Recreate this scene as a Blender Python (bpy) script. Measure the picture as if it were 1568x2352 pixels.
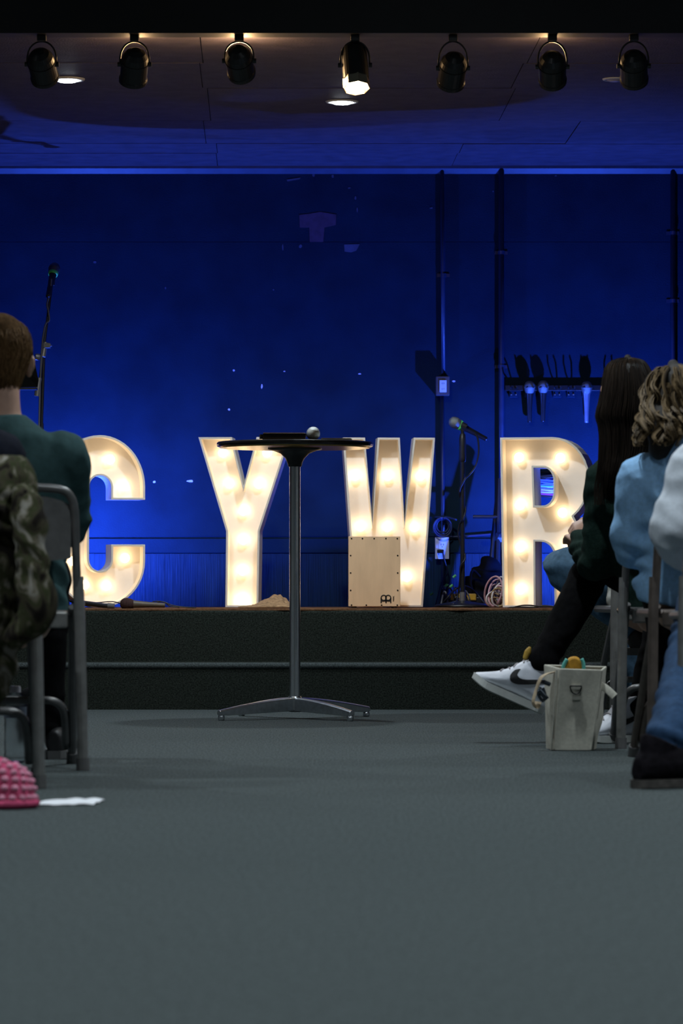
import bpy, bmesh, math, random
from mathutils import Vector, Matrix, noise
from mathutils.bvhtree import BVHTree

random.seed(7)
for o in list(bpy.data.objects):
    bpy.data.objects.remove(o)
scene = bpy.context.scene
col = scene.collection

# ------------------------------------------------------------------ camera
F = 8400.0            # focal length in pixels of the 1568 x 2352 frame
HOR = 1345.0          # row of the horizon
CX = 784.0
H = 0.52              # camera height
cam_d = bpy.data.cameras.new('camera')
cam = bpy.data.objects.new('camera', cam_d)
col.objects.link(cam)
cam.location = (0, 0, H)
cam.rotation_euler = (math.pi / 2, 0, 0)
cam_d.sensor_fit = 'VERTICAL'
cam_d.sensor_height = 36.0
cam_d.lens = F / 2352.0 * 36.0
cam_d.shift_y = (HOR - 1176.0) / 2352.0
cam_d.clip_end = 100
cam_d.dof.use_dof = True
cam_d.dof.focus_distance = 14.6
cam_d.dof.aperture_fstop = 5.6
scene.camera = cam

# ------------------------------------------------------------------ world, exposure, big lights
w = bpy.data.worlds.new('world')
scene.world = w
w.use_nodes = True
w.node_tree.nodes['Background'].inputs[0].default_value = (0.5, 0.6, 0.8, 1)
w.node_tree.nodes['Background'].inputs[1].default_value = 0.0
scene.view_settings.view_transform = 'Standard'
scene.view_settings.look = 'None'
scene.view_settings.exposure = 0.0
scene.view_settings.gamma = 1.0
scene.view_settings.use_curve_mapping = False
scene.cycles.use_denoising = True
scene.cycles.max_bounces = 6
scene.cycles.sample_clamp_indirect = 4.0
scene.cycles.caustics_reflective = False
scene.cycles.caustics_refractive = False

HOUSE_W = 185.0        # one house downlight over the audience
STAGE_W = 110.0        # one recessed downlight over the stage
BLUE_W = 245.0        # one blue floor can
BLUE = (0.035, 0.11, 1.0)


def P(px, py, D):
    return Vector(((px - CX) / F * D, D, H - (py - HOR) / F * D))


# ------------------------------------------------------------------ materials
MATS = {}


def mat(name, c, rough=0.6, metal=0.0, var=0.15, scale=20.0, bump=0.0, bscale=None, c2=None,
        emit=None, estr=0.0, spec=0.5, trans=0.0, sheen=0.0, stretch=None, detail=4.0, coat=0.0, alpha=1.0):
    if name in MATS:
        return MATS[name]
    m = bpy.data.materials.new(name)
    MATS[name] = m
    m.use_nodes = True
    nt = m.node_tree
    b = nt.nodes['Principled BSDF']
    b.inputs['Roughness'].default_value = rough
    b.inputs['Metallic'].default_value = metal
    b.inputs['Specular IOR Level'].default_value = spec
    b.inputs['Transmission Weight'].default_value = trans
    b.inputs['Sheen Weight'].default_value = sheen
    b.inputs['Coat Weight'].default_value = coat
    b.inputs['Alpha'].default_value = alpha
    tc = nt.nodes.new('ShaderNodeTexCoord')
    mp = nt.nodes.new('ShaderNodeMapping')
    nt.links.new(tc.outputs['Object'], mp.inputs[0])
    if stretch:
        mp.inputs['Scale'].default_value = stretch
    n = nt.nodes.new('ShaderNodeTexNoise')
    n.inputs['Scale'].default_value = scale
    n.inputs['Detail'].default_value = detail
    nt.links.new(mp.outputs[0], n.inputs['Vector'])
    r = nt.nodes.new('ShaderNodeValToRGB')
    r.color_ramp.elements[0].position = 0.3
    r.color_ramp.elements[1].position = 0.7
    lo = c2 if c2 else [max(0, x * (1 - var)) for x in c]
    hi = c if c2 else [min(1, x * (1 + var)) for x in c]
    r.color_ramp.elements[0].color = (*lo, 1)
    r.color_ramp.elements[1].color = (*hi, 1)
    nt.links.new(n.outputs['Fac'], r.inputs[0])
    nt.links.new(r.outputs[0], b.inputs['Base Color'])
    if bump:
        n2 = nt.nodes.new('ShaderNodeTexNoise')
        n2.inputs['Scale'].default_value = bscale or scale * 4
        n2.inputs['Detail'].default_value = 3
        nt.links.new(mp.outputs[0], n2.inputs['Vector'])
        bp = nt.nodes.new('ShaderNodeBump')
        bp.inputs['Strength'].default_value = bump
        bp.inputs['Distance'].default_value = 0.004
        nt.links.new(n2.outputs['Fac'], bp.inputs['Height'])
        nt.links.new(bp.outputs[0], b.inputs['Normal'])
    if emit:
        b.inputs['Emission Color'].default_value = (*emit, 1)
        b.inputs['Emission Strength'].default_value = estr
    return m


def hair_mat(name, c1, c2, rough=0.5):
    m = bpy.data.materials.new(name)
    m.use_nodes = True
    nt = m.node_tree
    b = nt.nodes['Principled BSDF']
    g = nt.nodes.new('ShaderNodeNewGeometry')
    r = nt.nodes.new('ShaderNodeValToRGB')
    r.color_ramp.elements[0].color = (*c1, 1)
    r.color_ramp.elements[1].color = (*c2, 1)
    nt.links.new(g.outputs['Random Per Island'], r.inputs[0])
    nt.links.new(r.outputs[0], b.inputs['Base Color'])
    b.inputs['Roughness'].default_value = rough
    b.inputs['Specular IOR Level'].default_value = 0.12
    return m


# ------------------------------------------------------------------ object helpers
def pmat(o):
    return Matrix.LocRotScale(o.location, o.rotation_euler, None)


def tag(o, label=None, cat=None, group=None, kind=None):
    if label: o['label'] = label
    if cat: o['category'] = cat
    if group: o['group'] = group
    if kind: o['kind'] = kind
    return o


def thing(name, label, cat, loc=(0, 0, 0), rz=0.0, group=None):
    o = bpy.data.objects.new(name, None)
    col.objects.link(o)
    o.empty_display_size = 0.05
    o.location = loc
    o.rotation_euler = (0, 0, rz)
    return tag(o, label, cat, group)


def obj(name, bm, m, parent=None, world=False, smooth=False, bevel=0.0, recalc=True):
    if isinstance(bm, bmesh.types.BMesh):
        if recalc:
            bmesh.ops.recalc_face_normals(bm, faces=bm.faces)
        me = bpy.data.meshes.new(name)
        bm.to_mesh(me)
        bm.free()
    else:
        me = bm
    if smooth:
        me.polygons.foreach_set('use_smooth', [True] * len(me.polygons))
    if not me.materials:
        me.materials.append(m)
    o = bpy.data.objects.new(name, me)
    col.objects.link(o)
    if parent:
        o.parent = parent
        if world:
            q, M = parent, Matrix.Identity(4)
            while q:
                M = pmat(q) @ M if q.parent is None else M
                q = q.parent
            o.matrix_parent_inverse = M.inverted()
    if bevel:
        b = o.modifiers.new('bevel', 'BEVEL')
        b.width = bevel
        b.segments = 2
        b.limit_method = 'ANGLE'
    return o


def copy_tree(o, parent=None):
    c = o.copy()
    col.objects.link(c)
    c.parent = parent
    if parent:
        c.matrix_parent_inverse = o.matrix_parent_inverse.copy()
    for ch in list(o.children):
        copy_tree(ch, c)
    return c


def BM():
    return bmesh.new()


def box(bm, lo, hi, M=None):
    x0, y0, z0 = lo
    x1, y1, z1 = hi
    vs = [Vector(v) for v in ((x0, y0, z0), (x1, y0, z0), (x1, y1, z0), (x0, y1, z0),
                              (x0, y0, z1), (x1, y0, z1), (x1, y1, z1), (x0, y1, z1))]
    if M: vs = [M @ v for v in vs]
    v = [bm.verts.new(p) for p in vs]
    for f in ((3, 2, 1, 0), (4, 5, 6, 7), (0, 1, 5, 4), (1, 2, 6, 5), (2, 3, 7, 6), (3, 0, 4, 7)):
        bm.faces.new([v[i] for i in f])
    return bm


def catmull(pts, k):
    """pts: list of tuples of floats; k samples a segment"""
    n = len(pts)
    out = []
    for i in range(n - 1):
        p0 = pts[max(i - 1, 0)]; p1 = pts[i]; p2 = pts[i + 1]; p3 = pts[min(i + 2, n - 1)]
        for j in range(k):
            t = j / k
            out.append(tuple(0.5 * (2 * b + (c - a) * t + (2 * a - 5 * b + 4 * c - d) * t * t + (-a + 3 * b - 3 * c + d) * t ** 3)
                             for a, b, c, d in zip(p0, p1, p2, p3)))
    out.append(tuple(pts[-1]))
    return out


def loft(bm, secs, n=12, side=(1, 0, 0), k=1, round_end=True, power=1.0):
    """secs: (Vector, r1, r2); r1 along side, r2 along tangent x side"""
    if k > 1:
        secs = [(Vector(s[:3]), max(s[3], 1e-4), max(s[4], 1e-4)) for s in catmull([(*c, a, b) for c, a, b in secs], k)]
    else:
        secs = [(Vector(c), a, b) for c, a, b in secs]
    side = Vector(side)
    ext = []
    if round_end:
        c0, a0, b0 = secs[0]; t0 = (secs[0][0] - secs[1][0]).normalized()
        c1, a1, b1 = secs[-1]; t1 = (secs[-1][0] - secs[-2][0]).normalized()
        m0 = min(a0, b0); m1 = min(a1, b1)
        pre = [(c0 + t0 * m0 * 0.9, a0 * 0.35, b0 * 0.35), (c0 + t0 * m0 * 0.6, a0 * 0.75, b0 * 0.75)]
        post = [(c1 + t1 * m1 * 0.6, a1 * 0.75, b1 * 0.75), (c1 + t1 * m1 * 0.9, a1 * 0.35, b1 * 0.35)]
        secs = pre + secs + post
    rings = []
    prevu = None
    for i, (c, a, b) in enumerate(secs):
        t = secs[min(i + 1, len(secs) - 1)][0] - secs[max(i - 1, 0)][0]
        t.normalize()
        s = side if prevu is None else prevu
        u = s - t * s.dot(t)
        if u.length < 0.05:
            u = Vector((0, 1, 0)) - t * t.y
            if u.length < 0.05: u = Vector((0, 0, 1)) - t * t.z
        u.normalize()
        prevu = u
        v = t.cross(u)
        ring = []
        for j in range(n):
            an = 2 * math.pi * j / n
            ca, sa = math.cos(an), math.sin(an)
            if power != 1.0:
                ca = math.copysign(abs(ca) ** power, ca); sa = math.copysign(abs(sa) ** power, sa)
            ring.append(bm.verts.new(c + u * a * ca + v * b * sa))
        rings.append(ring)
    for A, B in zip(rings, rings[1:]):
        for j in range(n):
            bm.faces.new((A[j], A[(j + 1) % n], B[(j + 1) % n], B[j]))
    bm.faces.new(rings[0][::-1])
    bm.faces.new(rings[-1])
    return bm


def tube(bm, pts, r, n=10, k=1, round_end=False, side=(1, 0.03, 0.02)):
    rs = r if isinstance(r, (list, tuple)) else [r] * len(pts)
    return loft(bm, [(Vector(p), a, a) for p, a in zip(pts, rs)], n=n, k=k, round_end=round_end, side=side)


def ell(bm, c, r, M=None, sub=2):
    res = bmesh.ops.create_icosphere(bm, subdivisions=sub, radius=1.0)
    c = Vector(c)
    for v in res['verts']:
        p = Vector((v.co.x * r[0], v.co.y * r[1], v.co.z * r[2]))
        if M: p = M @ p
        v.co = c + p
    return bm


def lathe(bm, prof, n=24, M=None, closed=False):
    """prof: (r, z) from bottom to top, revolved round z"""
    rings = []
    for r, z in prof:
        if r < 1e-6:
            p = Vector((0, 0, z))
            rings.append([bm.verts.new(M @ p if M else p)])
        else:
            ring = []
            for j in range(n):
                a = 2 * math.pi * j / n
                p = Vector((r * math.cos(a), r * math.sin(a), z))
                ring.append(bm.verts.new(M @ p if M else p))
            rings.append(ring)
    for A, B in zip(rings, rings[1:]):
        for j in range(n):
            a = [A[j % len(A)], A[(j + 1) % len(A)]] if len(A) > 1 else [A[0]]
            b = [B[(j + 1) % len(B)], B[j % len(B)]] if len(B) > 1 else [B[0]]
            if len(a) + len(b) >= 3:
                bm.faces.new(a + b)
    if closed:
        if len(rings[0]) > 1: bm.faces.new(rings[0][::-1])
        if len(rings[-1]) > 1: bm.faces.new(rings[-1])
    return bm


def axisM(origin, d, up=(0, 0, 1)):
    """matrix whose local z points along d"""
    z = Vector(d).normalized()
    x = Vector(up).cross(z)
    if x.length < 1e-3: x = Vector((1, 0, 0))
    x.normalize()
    y = z.cross(x)
    M = Matrix((x, y, z)).transposed().to_4x4()
    M.translation = Vector(origin)
    return M


def prism(bm, pts2, y0, y1, M=None):
    """outline in x,z extruded along y"""
    A = [Vector((x, y0, z)) for x, z in pts2]
    B = [Vector((x, y1, z)) for x, z in pts2]
    if M:
        A = [M @ p for p in A]; B = [M @ p for p in B]
    A = [bm.verts.new(p) for p in A]; B = [bm.verts.new(p) for p in B]
    n = len(A)
    bm.faces.new(A); bm.faces.new(B[::-1])
    for i in range(n):
        bm.faces.new((A[i], B[i], B[(i + 1) % n], A[(i + 1) % n]))
    return bm


def remeshed(name, bm, m, parent, voxel=0.01, it=6, disp=None, world=True):
    me = bpy.data.meshes.new(name + '_raw')
    bmesh.ops.recalc_face_normals(bm, faces=bm.faces)
    bm.to_mesh(me); bm.free()
    o = bpy.data.objects.new('tmp', me)
    col.objects.link(o)
    r = o.modifiers.new('r', 'REMESH'); r.mode = 'VOXEL'; r.voxel_size = voxel
    if it:
        s = o.modifiers.new('s', 'SMOOTH'); s.factor = 0.5; s.iterations = it
    dg = bpy.context.evaluated_depsgraph_get()
    dg.update()
    res = bpy.data.meshes.new_from_object(o.evaluated_get(dg))
    bpy.data.objects.remove(o); bpy.data.meshes.remove(me)
    res.name = name
    if disp:
        ns = [v.normal.copy() for v in res.vertices]
        for v, nn in zip(res.vertices, ns):
            v.co += nn * disp(v.co, nn)
    return obj(name, res, m, parent, world=world, smooth=True)


def folds(amp, f=(9, 9, 16), seed=0.0, rid=True):
    off = Vector((seed, seed * 1.7, seed * 0.3))
    def fn(p, n):
        q = Vector((p.x * f[0], p.y * f[1], p.z * f[2])) + off
        a = noise.noise(q * 0.8)
        v = (0.6 - 2.0 * abs(a)) if rid else a
        m = max(0.0, noise.noise(p * 5.0 + off) + 0.25)
        wr = math.sin(105 * (p.z * 0.9 + 0.45 * p.x + 0.2 * p.y) + 5 * noise.noise(p * 7.0 + off)) if rid else 0.0
        return amp * (0.7 * v + 0.55 * noise.noise(q * 0.45 + off) + 1.5 * m * wr)
    return fn


# ------------------------------------------------------------------ palette
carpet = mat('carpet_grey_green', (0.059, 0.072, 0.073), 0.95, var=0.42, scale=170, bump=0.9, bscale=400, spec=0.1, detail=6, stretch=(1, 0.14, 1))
riser_carpet = mat('carpet_shaded', (0.024, 0.030, 0.025), 0.95, var=0.7, scale=170, bump=0.9, bscale=400, spec=0.1)  # same carpet as the floor, with the risers' shade put into the colour
rug = mat('brown_rug', (0.20, 0.10, 0.05), 0.95, var=0.35, scale=90, bump=0.6, spec=0.1)
wallpaint = mat('navy_wall_paint', (0.007, 0.024, 0.046), 0.6, var=0.2, scale=5, bump=0.35, bscale=160, spec=0.10)
wallgroove = None
ceilpaint = mat('ceiling_brown_paint', (0.075, 0.062, 0.078), 0.6, var=0.2, scale=12, bump=0.5, bscale=120, spec=0.2)
blackpaint = mat('black_paint', (0.010, 0.010, 0.011), 0.6, var=0.2, scale=10)
blackmetal = mat('black_metal', (0.012, 0.012, 0.013), 0.35, var=0.2, scale=40, spec=0.5)
blackplastic = mat('black_plastic', (0.014, 0.014, 0.015), 0.45, var=0.2, scale=60)
greyroom = mat('room_paint', (0.33, 0.34, 0.35), 0.8, var=0.1, scale=6)
chrome = mat('chrome', (0.70, 0.74, 0.76), 0.22, 1.0, var=0.08, scale=90, stretch=(1, 1, 0.03))
alu = mat('polished_aluminium', (0.55, 0.59, 0.62), 0.3, 1.0, var=0.12, scale=60)
chairmetal = mat('chair_grey_metal', (0.115, 0.115, 0.115), 0.38, 0.35, var=0.15, scale=30)
chairlight = mat('chair_light_metal', (0.27, 0.27, 0.26), 0.32, 0.6, var=0.15, scale=30)
chairbrown = mat('chair_brown_metal', (0.13, 0.105, 0.09), 0.4, 0.45, var=0.2, scale=30)
rubber = mat('rubber_grey', (0.10, 0.10, 0.10), 0.7, var=0.1)
creamface = mat('letter_white_paint', (0.80, 0.76, 0.72), 0.55, var=0.03, scale=12, bump=0.08, bscale=90)
creamrim = mat('letter_rim_paint', (0.82, 0.76, 0.68), 0.5, var=0.04, scale=20)
bulbm = mat('lit_bulb', (1, 0.9, 0.75), 0.3, emit=(1.0, 0.73, 0.41), estr=8.5)
skin = mat('skin', (0.50, 0.30, 0.22), 0.55, var=0.08, scale=30, bump=0.15, bscale=200)

# ================================================================== THE SETTING
WY = 17.2            # face of the back wall
CZ = 2.49            # ceiling over the stage
SZ = 0.42            # stage top
S1 = 15.33           # front of the lower step
S2 = 15.63           # front of the stage platform
STEPZ = 0.195


def struct(name, bm, m, parent=None, **k):
    o = obj(name, bm, m, parent, **k)
    if not parent: o['kind'] = 'structure'
    return o


floor = struct('floor', box(BM(), (-5, -3, -0.1), (5, S1 + 0.1, 0)), carpet)
tag(floor, 'grey green carpeted floor of the audience aisle', 'floor')


def nose_block(y0, y1, z0, z1, r=0.02):
    pts = [(y1, z0), (y0, z0)]
    for i in range(7):
        a = math.pi - i / 6 * math.pi / 2
        pts.append((y0 + r + r * math.cos(a), z1 - r + r * math.sin(a)))
    pts.append((y1, z1))
    bm = BM()
    A = [bm.verts.new((-5, y, z)) for y, z in pts]
    B = [bm.verts.new((5, y, z)) for y, z in pts]
    bm.faces.new(A); bm.faces.new(B[::-1])
    for i in range(len(A)):
        bm.faces.new((A[i], B[i], B[(i + 1) % len(A)], A[(i + 1) % len(A)]))
    return bm


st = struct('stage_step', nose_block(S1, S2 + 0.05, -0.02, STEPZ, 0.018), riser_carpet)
tag(st, 'lower carpeted step in front of the stage', 'step')
struct('step_nosing', tube(BM(), [(-5, S1 + .010, STEPZ - .013), (5, S1 + .010, STEPZ - .013)], .015, 16, side=(0, 1, 0)), carpet, st, smooth=True)  # lighter floor carpet tone stands in for light caught on the nose
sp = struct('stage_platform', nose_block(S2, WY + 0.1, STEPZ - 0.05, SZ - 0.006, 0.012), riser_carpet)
tag(sp, 'carpeted stage platform carrying the lit letters', 'stage')
# brown covering lying on the stage with a slightly ragged front edge
bm = BM()
n = 160
top, bot, bk = [], [], []
for i in range(n + 1):
    x = -5 + 10 * i / n
    y = S2 + 0.006 + 0.012 * noise.noise(Vector((x * 3, 0, 0))) + 0.01 * noise.noise(Vector((x * 11, 3, 0)))
    top.append(bm.verts.new((x, y, SZ + 0.004 * noise.noise(Vector((x * 6, 9, 0))) + 0.002)))
    bot.append(bm.verts.new((x, y, SZ - 0.006)))
    bk.append(bm.verts.new((x, WY + 0.02, SZ)))
for i in range(n):
    bm.faces.new((bot[i], bot[i + 1], top[i + 1], top[i]))
    bm.faces.new((top[i], top[i + 1], bk[i + 1], bk[i]))
st = struct('stage_rug', bm, rug)
tag(st, 'brown rug covering the top of the stage', 'rug')

# back wall
wall = struct('wall_back', box(BM(), (-5, WY, -0.1), (5, WY + 0.15, 3.2)), wallpaint)
tag(wall, 'navy painted wall behind the stage', 'wall')
lz0 = P(0, 1270, WY).z; lz1 = P(0, 1235, WY).z
struct('ledge_board', box(BM(), (-5, WY - 0.016, lz0), (5, WY + 0.01, lz1 - 0.004)), wallpaint, wall, bevel=0.003)
gm = mat('navy_grooved_panel', (0.008, 0.027, 0.052), 0.5, var=0.3, scale=60, bump=1.0, bscale=90, spec=0.2, stretch=(3, 1, 0.05))
struct('grooved_panel', box(BM(), (-5, WY - 0.010, SZ - 0.02), (5, WY + 0.01, lz0 - 0.004)), gm, wall)
# upper sheets with open joints between them
xs = [-5, P(1018, 0, WY).x, P(1545, 0, WY).x, 5]
for i in range(len(xs) - 1):
    for z0, z1 in ((lz1 + 0.006, P(0, 556, WY).z), (P(0, 556, WY).z, CZ + 0.02)):
        struct('wall_sheet', box(BM(), (xs[i] + 0.0012, WY - 0.006, z0 + 0.001), (xs[i + 1] - 0.0012, WY + 0.01, z1 - 0.001)), wallpaint, wall)
# flakes, tape and paint chips on the wall
chip = mat('pale_paint_chip', (0.75, 0.75, 0.8), 0.6, var=0.1)
tape = mat('purple_tape', (0.06, 0.035, 0.075), 0.6, var=0.2, scale=40)
bluechip = mat('blue_tape_scrap', (0.05, 0.08, 0.15), 0.5, var=0.2, scale=30)


def wall_poly(name, pts, m, th=0.0015):
    b = BM()
    prism(b, [(P(x, y, WY).x, P(x, y, WY).z) for x, y in pts], WY - 0.006 - th, WY - 0.003)
    return struct(name, b, m, wall)


for cx, cy, rx, ry in ((354, 1107, 4, 3), (437, 1105, 8, 3), (526, 941, 3, 3), (537, 851, 2.5, 2.5), (826, 859, 4, 1.5),
                       (653, 853, 3, 1.5), (764, 405, 3, 4), (601, 888, 2, 6), (1276, 404, 3, 2), (1385, 394, 3, 3),
                       (649, 568, 2, 8), (690, 566, 4, 4), (218, 602, 4, 3), (990, 478, 4, 2), (816, 455, 2, 4), (820, 483, 1.5, 6),
                       (802, 432, 4, 2), (1132, 440, 2, 2), (380, 662, 2, 3), (628, 666, 2, 2), (720, 402, 3, 4), (1042, 876, 5, 2)):
    wall_poly('paint_chip', [(cx + rx * math.cos(a) * random.uniform(.7, 1.2), cy + ry * math.sin(a) * random.uniform(.7, 1.2))
                             for a in [k * math.pi / 3.5 for k in range(7)]], chip if cy > 800 else bluechip)
wall_poly('tape_patch', [(687, 494), (712, 491), (735, 487), (772, 493), (771, 517), (745, 523), (742, 556), (711, 556), (710, 523), (688, 523)], tape)
wall_poly('tape_scrap', [(790, 562), (826, 561), (818, 576), (806, 580), (791, 578)], bluechip)
wall_poly('tape_scrap', [(658, 413), (690, 408), (688, 412), (660, 417)], bluechip)

# ceiling over the stage: panels with open seams, on a backing slab
ceil = struct('ceiling', box(BM(), (-5, 12.85, CZ + 0.012), (5, WY + 0.15, CZ + 0.12)), blackpaint)
tag(ceil, 'dark panelled ceiling over the stage', 'ceiling')


def cD(py):
    return (CZ - H) * F / (HOR - py)


rows = [12.9, cD(145), cD(202), cD(278), cD(330), cD(352), WY]
for r in range(len(rows) - 1):
    y0, y1 = rows[r], rows[r + 1]
    ym = 0.5 * (y0 + y1)
    off = [462, 462, 480, 470, 498, 498][r]
    step = [1.22, 1.22, 1.22, 1.6, 1.1, 1.1][r]
    x0 = (off - CX) / F * ym
    cuts = sorted([x0 + step * k for k in range(-6, 7) if -5 < x0 + step * k < 5])
    cuts = [-5] + cuts + [5]
    for a, b in zip(cuts, cuts[1:]):
        dz = random.uniform(-0.002, 0.002)
        bq = box(BM(), (a + 0.0015, y0 + 0.002, CZ + dz), (b - 0.0015, y1 - 0.002, CZ + 0.014))
        for v in bq.verts: v.co.x -= 0.022 * (v.co.y - ym)
        struct('ceiling_panel', bq, ceilpaint, ceil)
# trim strip where ceiling and wall meet
bm = BM()
prof = [(WY + 0.01, CZ - 0.035), (WY - 0.012, CZ - 0.035), (WY - 0.035, CZ - 0.012), (WY - 0.035, CZ + 0.002), (WY + 0.01, CZ + 0.002)]
A = [bm.verts.new((-5, y, z)) for y, z in prof]; B = [bm.verts.new((5, y, z)) for y, z in prof]
bm.faces.new(A); bm.faces.new(B[::-1])
for i in range(5):
    bm.faces.new((A[i], B[i], B[(i + 1) % 5], A[(i + 1) % 5]))
tr = struct('trim_1', bm, mat('trim_paint', (0.03, 0.05, 0.09), 0.45, var=0.2, scale=15))
tag(tr, 'painted trim strip along the top of the stage wall', 'trim')
# black bulkhead that carries the spotlights, and the room round the camera
bz = P(0, 76, 12.8).z
bk = struct('bulkhead_beam', box(BM(), (-5, 12.8, bz), (5, 12.9, 3.05)), blackpaint)
tag(bk, 'black bulkhead beam carrying the row of spotlights', 'beam')
ac = struct('ceiling_audience', box(BM(), (-5, -3, 3.0), (5, 12.85, 3.1)), greyroom)
tag(ac, 'ceiling over the audience', 'ceiling')
for nm, lo, hi, lb in (('wall_left', (-5.1, -3, -0.1), (-5, WY + .1, 3.1), 'side wall left of the audience'),
                       ('wall_right', (5, -3, -0.1), (5.1, WY + .1, 3.1), 'side wall right of the audience'),
                       ('wall_rear', (-5, -3.1, -0.1), (5, -3, 3.1), 'rear wall behind the audience')):
    s = struct(nm, box(BM(), lo, hi), greyroom)
    tag(s, lb, 'wall')

# ------------------------------------------------------------------ lamps of the room
lampwhite = mat('lamp_trim_white', (0.8, 0.8, 0.8), 0.4, var=0.02)
lenslit = mat('downlight_lens_lit', (1, 1, 1), 0.4, emit=(0.86, 0.93, 1.0), estr=26.0)
lensoff = mat('downlight_lens_unlit', (0.35, 0.33, 0.45), 0.3, var=0.1)


def downlight(x, y, z, label, watt, lit=True, r=0.07, color=(0.84, 0.94, 1.0), cone=150):
    t = thing('recessed_downlight', label, 'ceiling light', (x, y, z))
    b = BM()
    lathe(b, [(r * 0.70, 0.0), (r * 0.72, -0.006), (r * 0.95, -0.006), (r, -0.001), (r, 0.004), (r * .7, 0.004)], 28)
    obj('trim_ring', b, lampwhite, t, smooth=True)
    b = BM()
    lathe(b, [(0, -0.014), (r * 0.45, -0.012), (r * 0.68, -0.005), (r * .7, 0.002)], 28)
    obj('lens', b, lenslit if lit else lensoff, t, smooth=True)
    if lit and watt:
        l = bpy.data.lights.new('downlight_lamp', 'SPOT')
        l.energy = watt; l.color = color; l.shadow_soft_size = r * 0.7
        l.spot_size = math.radians(cone); l.spot_blend = 0.6
        lo = bpy.data.objects.new('downlight_lamp', l)
        col.objects.link(lo)
        lo.parent = t
        lo.location = (0, 0, -0.03)
    return t


for px, py, lb, lit in ((155, 181, 'lit recessed downlight in the stage ceiling, leftmost, near the left spotlight', True),
                        (785, 232, 'lit recessed downlight in the stage ceiling just below the warm spotlight', True),
                        (1412, 180, 'unlit recessed downlight in the stage ceiling at the right', False)):
    D = cD(py)
    p = P(px, py, D)
    downlight(p.x, p.y, CZ - 0.001, lb, STAGE_W if lit else 0, lit, r=0.068 if lit else 0.05)
k = 0
for y in (2.5, 5.5, 8.3, 11.2):
    for x in (-2.6, 0.35, 3.0):
        k += 1
        downlight(x, y, 2.999, 'recessed house downlight over the audience, %s row, %s' % ({2.5: 'rearmost', 5.5: 'second', 8.3: 'third', 11.2: 'frontmost'}[y], ['at the left', 'over the aisle', 'at the right'][(k - 1) % 3]), HOUSE_W, True, r=0.09, cone=118)


# ------------------------------------------------------------------ spotlights under the bulkhead
def spotlight(px, py, label, d, R=0.048, lit=False, warm=0.0, square=False, yokew=0.052):
    D = 12.85
    c = P(px, py, D)
    ztop = bz
    t = thing('stage_spotlight', label, 'spotlight', (c.x, c.y, ztop))
    b = BM(); box(b, (c.x - 0.016, D - 0.018, ztop - 0.022), (c.x + 0.016, D + 0.018, ztop))
    obj('clamp', b, blackmetal, t, world=True, bevel=0.003)
    # yoke
    b = BM()
    pts = []
    for i in range(15):
        a = math.pi * i / 14
        pts.append((c.x + yokew * math.cos(a), D, c.z + max(0.0, (ztop - 0.022 - c.z)) * math.sin(a) ** 0.7))
    tube(b, pts, 0.0035, 6, side=(0, 1, 0))
    obj('yoke', b, blackmetal, t, world=True, smooth=True)
    for s in (-1, 1):
        b = BM()
        lathe(b, [(0, 0), (0.009, 0), (0.009, 0.012), (0, 0.012)], 10, axisM((c.x + s * (yokew - 0.004), D, c.z), (s, 0, 0)))
        obj('tilt_knob', b, blackmetal, t, world=True, smooth=False)
    M = axisM(c, d)
    b = BM()
    if not square:
        prof = [(0, -0.062), (R * .35, -0.060), (R * .7, -0.050), (R * .93, -0.034), (R, -0.015), (R, 0.055), (R * 1.06, 0.058), (R * 1.06, 0.070), (R * .95, 0.070), (R * .92, 0.03), (0, 0.02)]
    else:
        prof = [(0, -0.075), (R * .8, -0.072), (R, -0.06), (R, 0.06), (R * .9, 0.06), (R * .88, 0.034), (0, 0.03)]
    lathe(b, prof, 28, M)
    obj('can', b, blackmetal, t, world=True, smooth=False)
    if not square:
        b = BM()
        lathe(b, [(R * 1.0, -0.012), (R * 1.04, -0.012), (R * 1.04, -0.004), (R * 1.0, -0.004)], 28, M)
        obj('cooling_ring', b, blackmetal, t, world=True)
    else:
        b = BM()
        prof = [(R * .9, 0.058), (R * 1.02, 0.058), (R * 1.04, 0.095), (R * .98, 0.095)]
        lathe(b, prof + [prof[0]], 8, M)
        obj('gel_frame', b, mat('spot_inner_metal', (0.75, 0.62, 0.45), 0.25, 1.0, var=0.1), t, world=True)
    if lit:
        b = BM()
        lathe(b, [(0, 0.036), (R * .75, 0.036), (R * .8, 0.06), (0, 0.066)], 24, M)
        obj('lens', b, mat('warm_lens_lit', (1, .9, .7), 0.3, emit=(1.0, 0.74, 0.42), estr=30.0), t, world=True, smooth=True)
    if warm:
        l = bpy.data.lights.new('vent_spill', 'POINT')
        l.energy = warm; l.color = (1.0, 0.62, 0.28); l.shadow_soft_size = 0.02
        lo = bpy.data.objects.new('vent_spill', l); col.objects.link(lo)
        lo.parent = t
        lo.location = (0, 0.26, -0.05)
    return t


fw = (0, 0.80, -0.60)
spotlight(96, 148, 'black spotlight can hanging leftmost beside the lit downlight', (0.1, 0.8, -0.6))
spotlight(309, 148, 'black spotlight can hanging second from the left', (-0.12, 0.66, -0.75), warm=2.2)
spotlight(549, 140, 'black spotlight can hanging third from the left in the warm ceiling glow', (0.1, 0.85, -0.5), warm=6.5)
spotlight(815, 150, 'lit black spotlight with warm lens pointing down at the middle', (0.06, -0.42, -0.90), R=0.046, lit=True, square=True)
spotlight(1040, 157, 'unlit black spotlight can hanging third from the right', (-0.1, 0.75, -0.65))
spotlight(1268, 154, 'unlit black spotlight can hanging second from the right', (0.05, 0.8, -0.6), warm=2.2)
spotlight(1455, 152, 'unlit black spotlight can hanging rightmost', (0.08, 0.78, -0.6))


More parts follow.
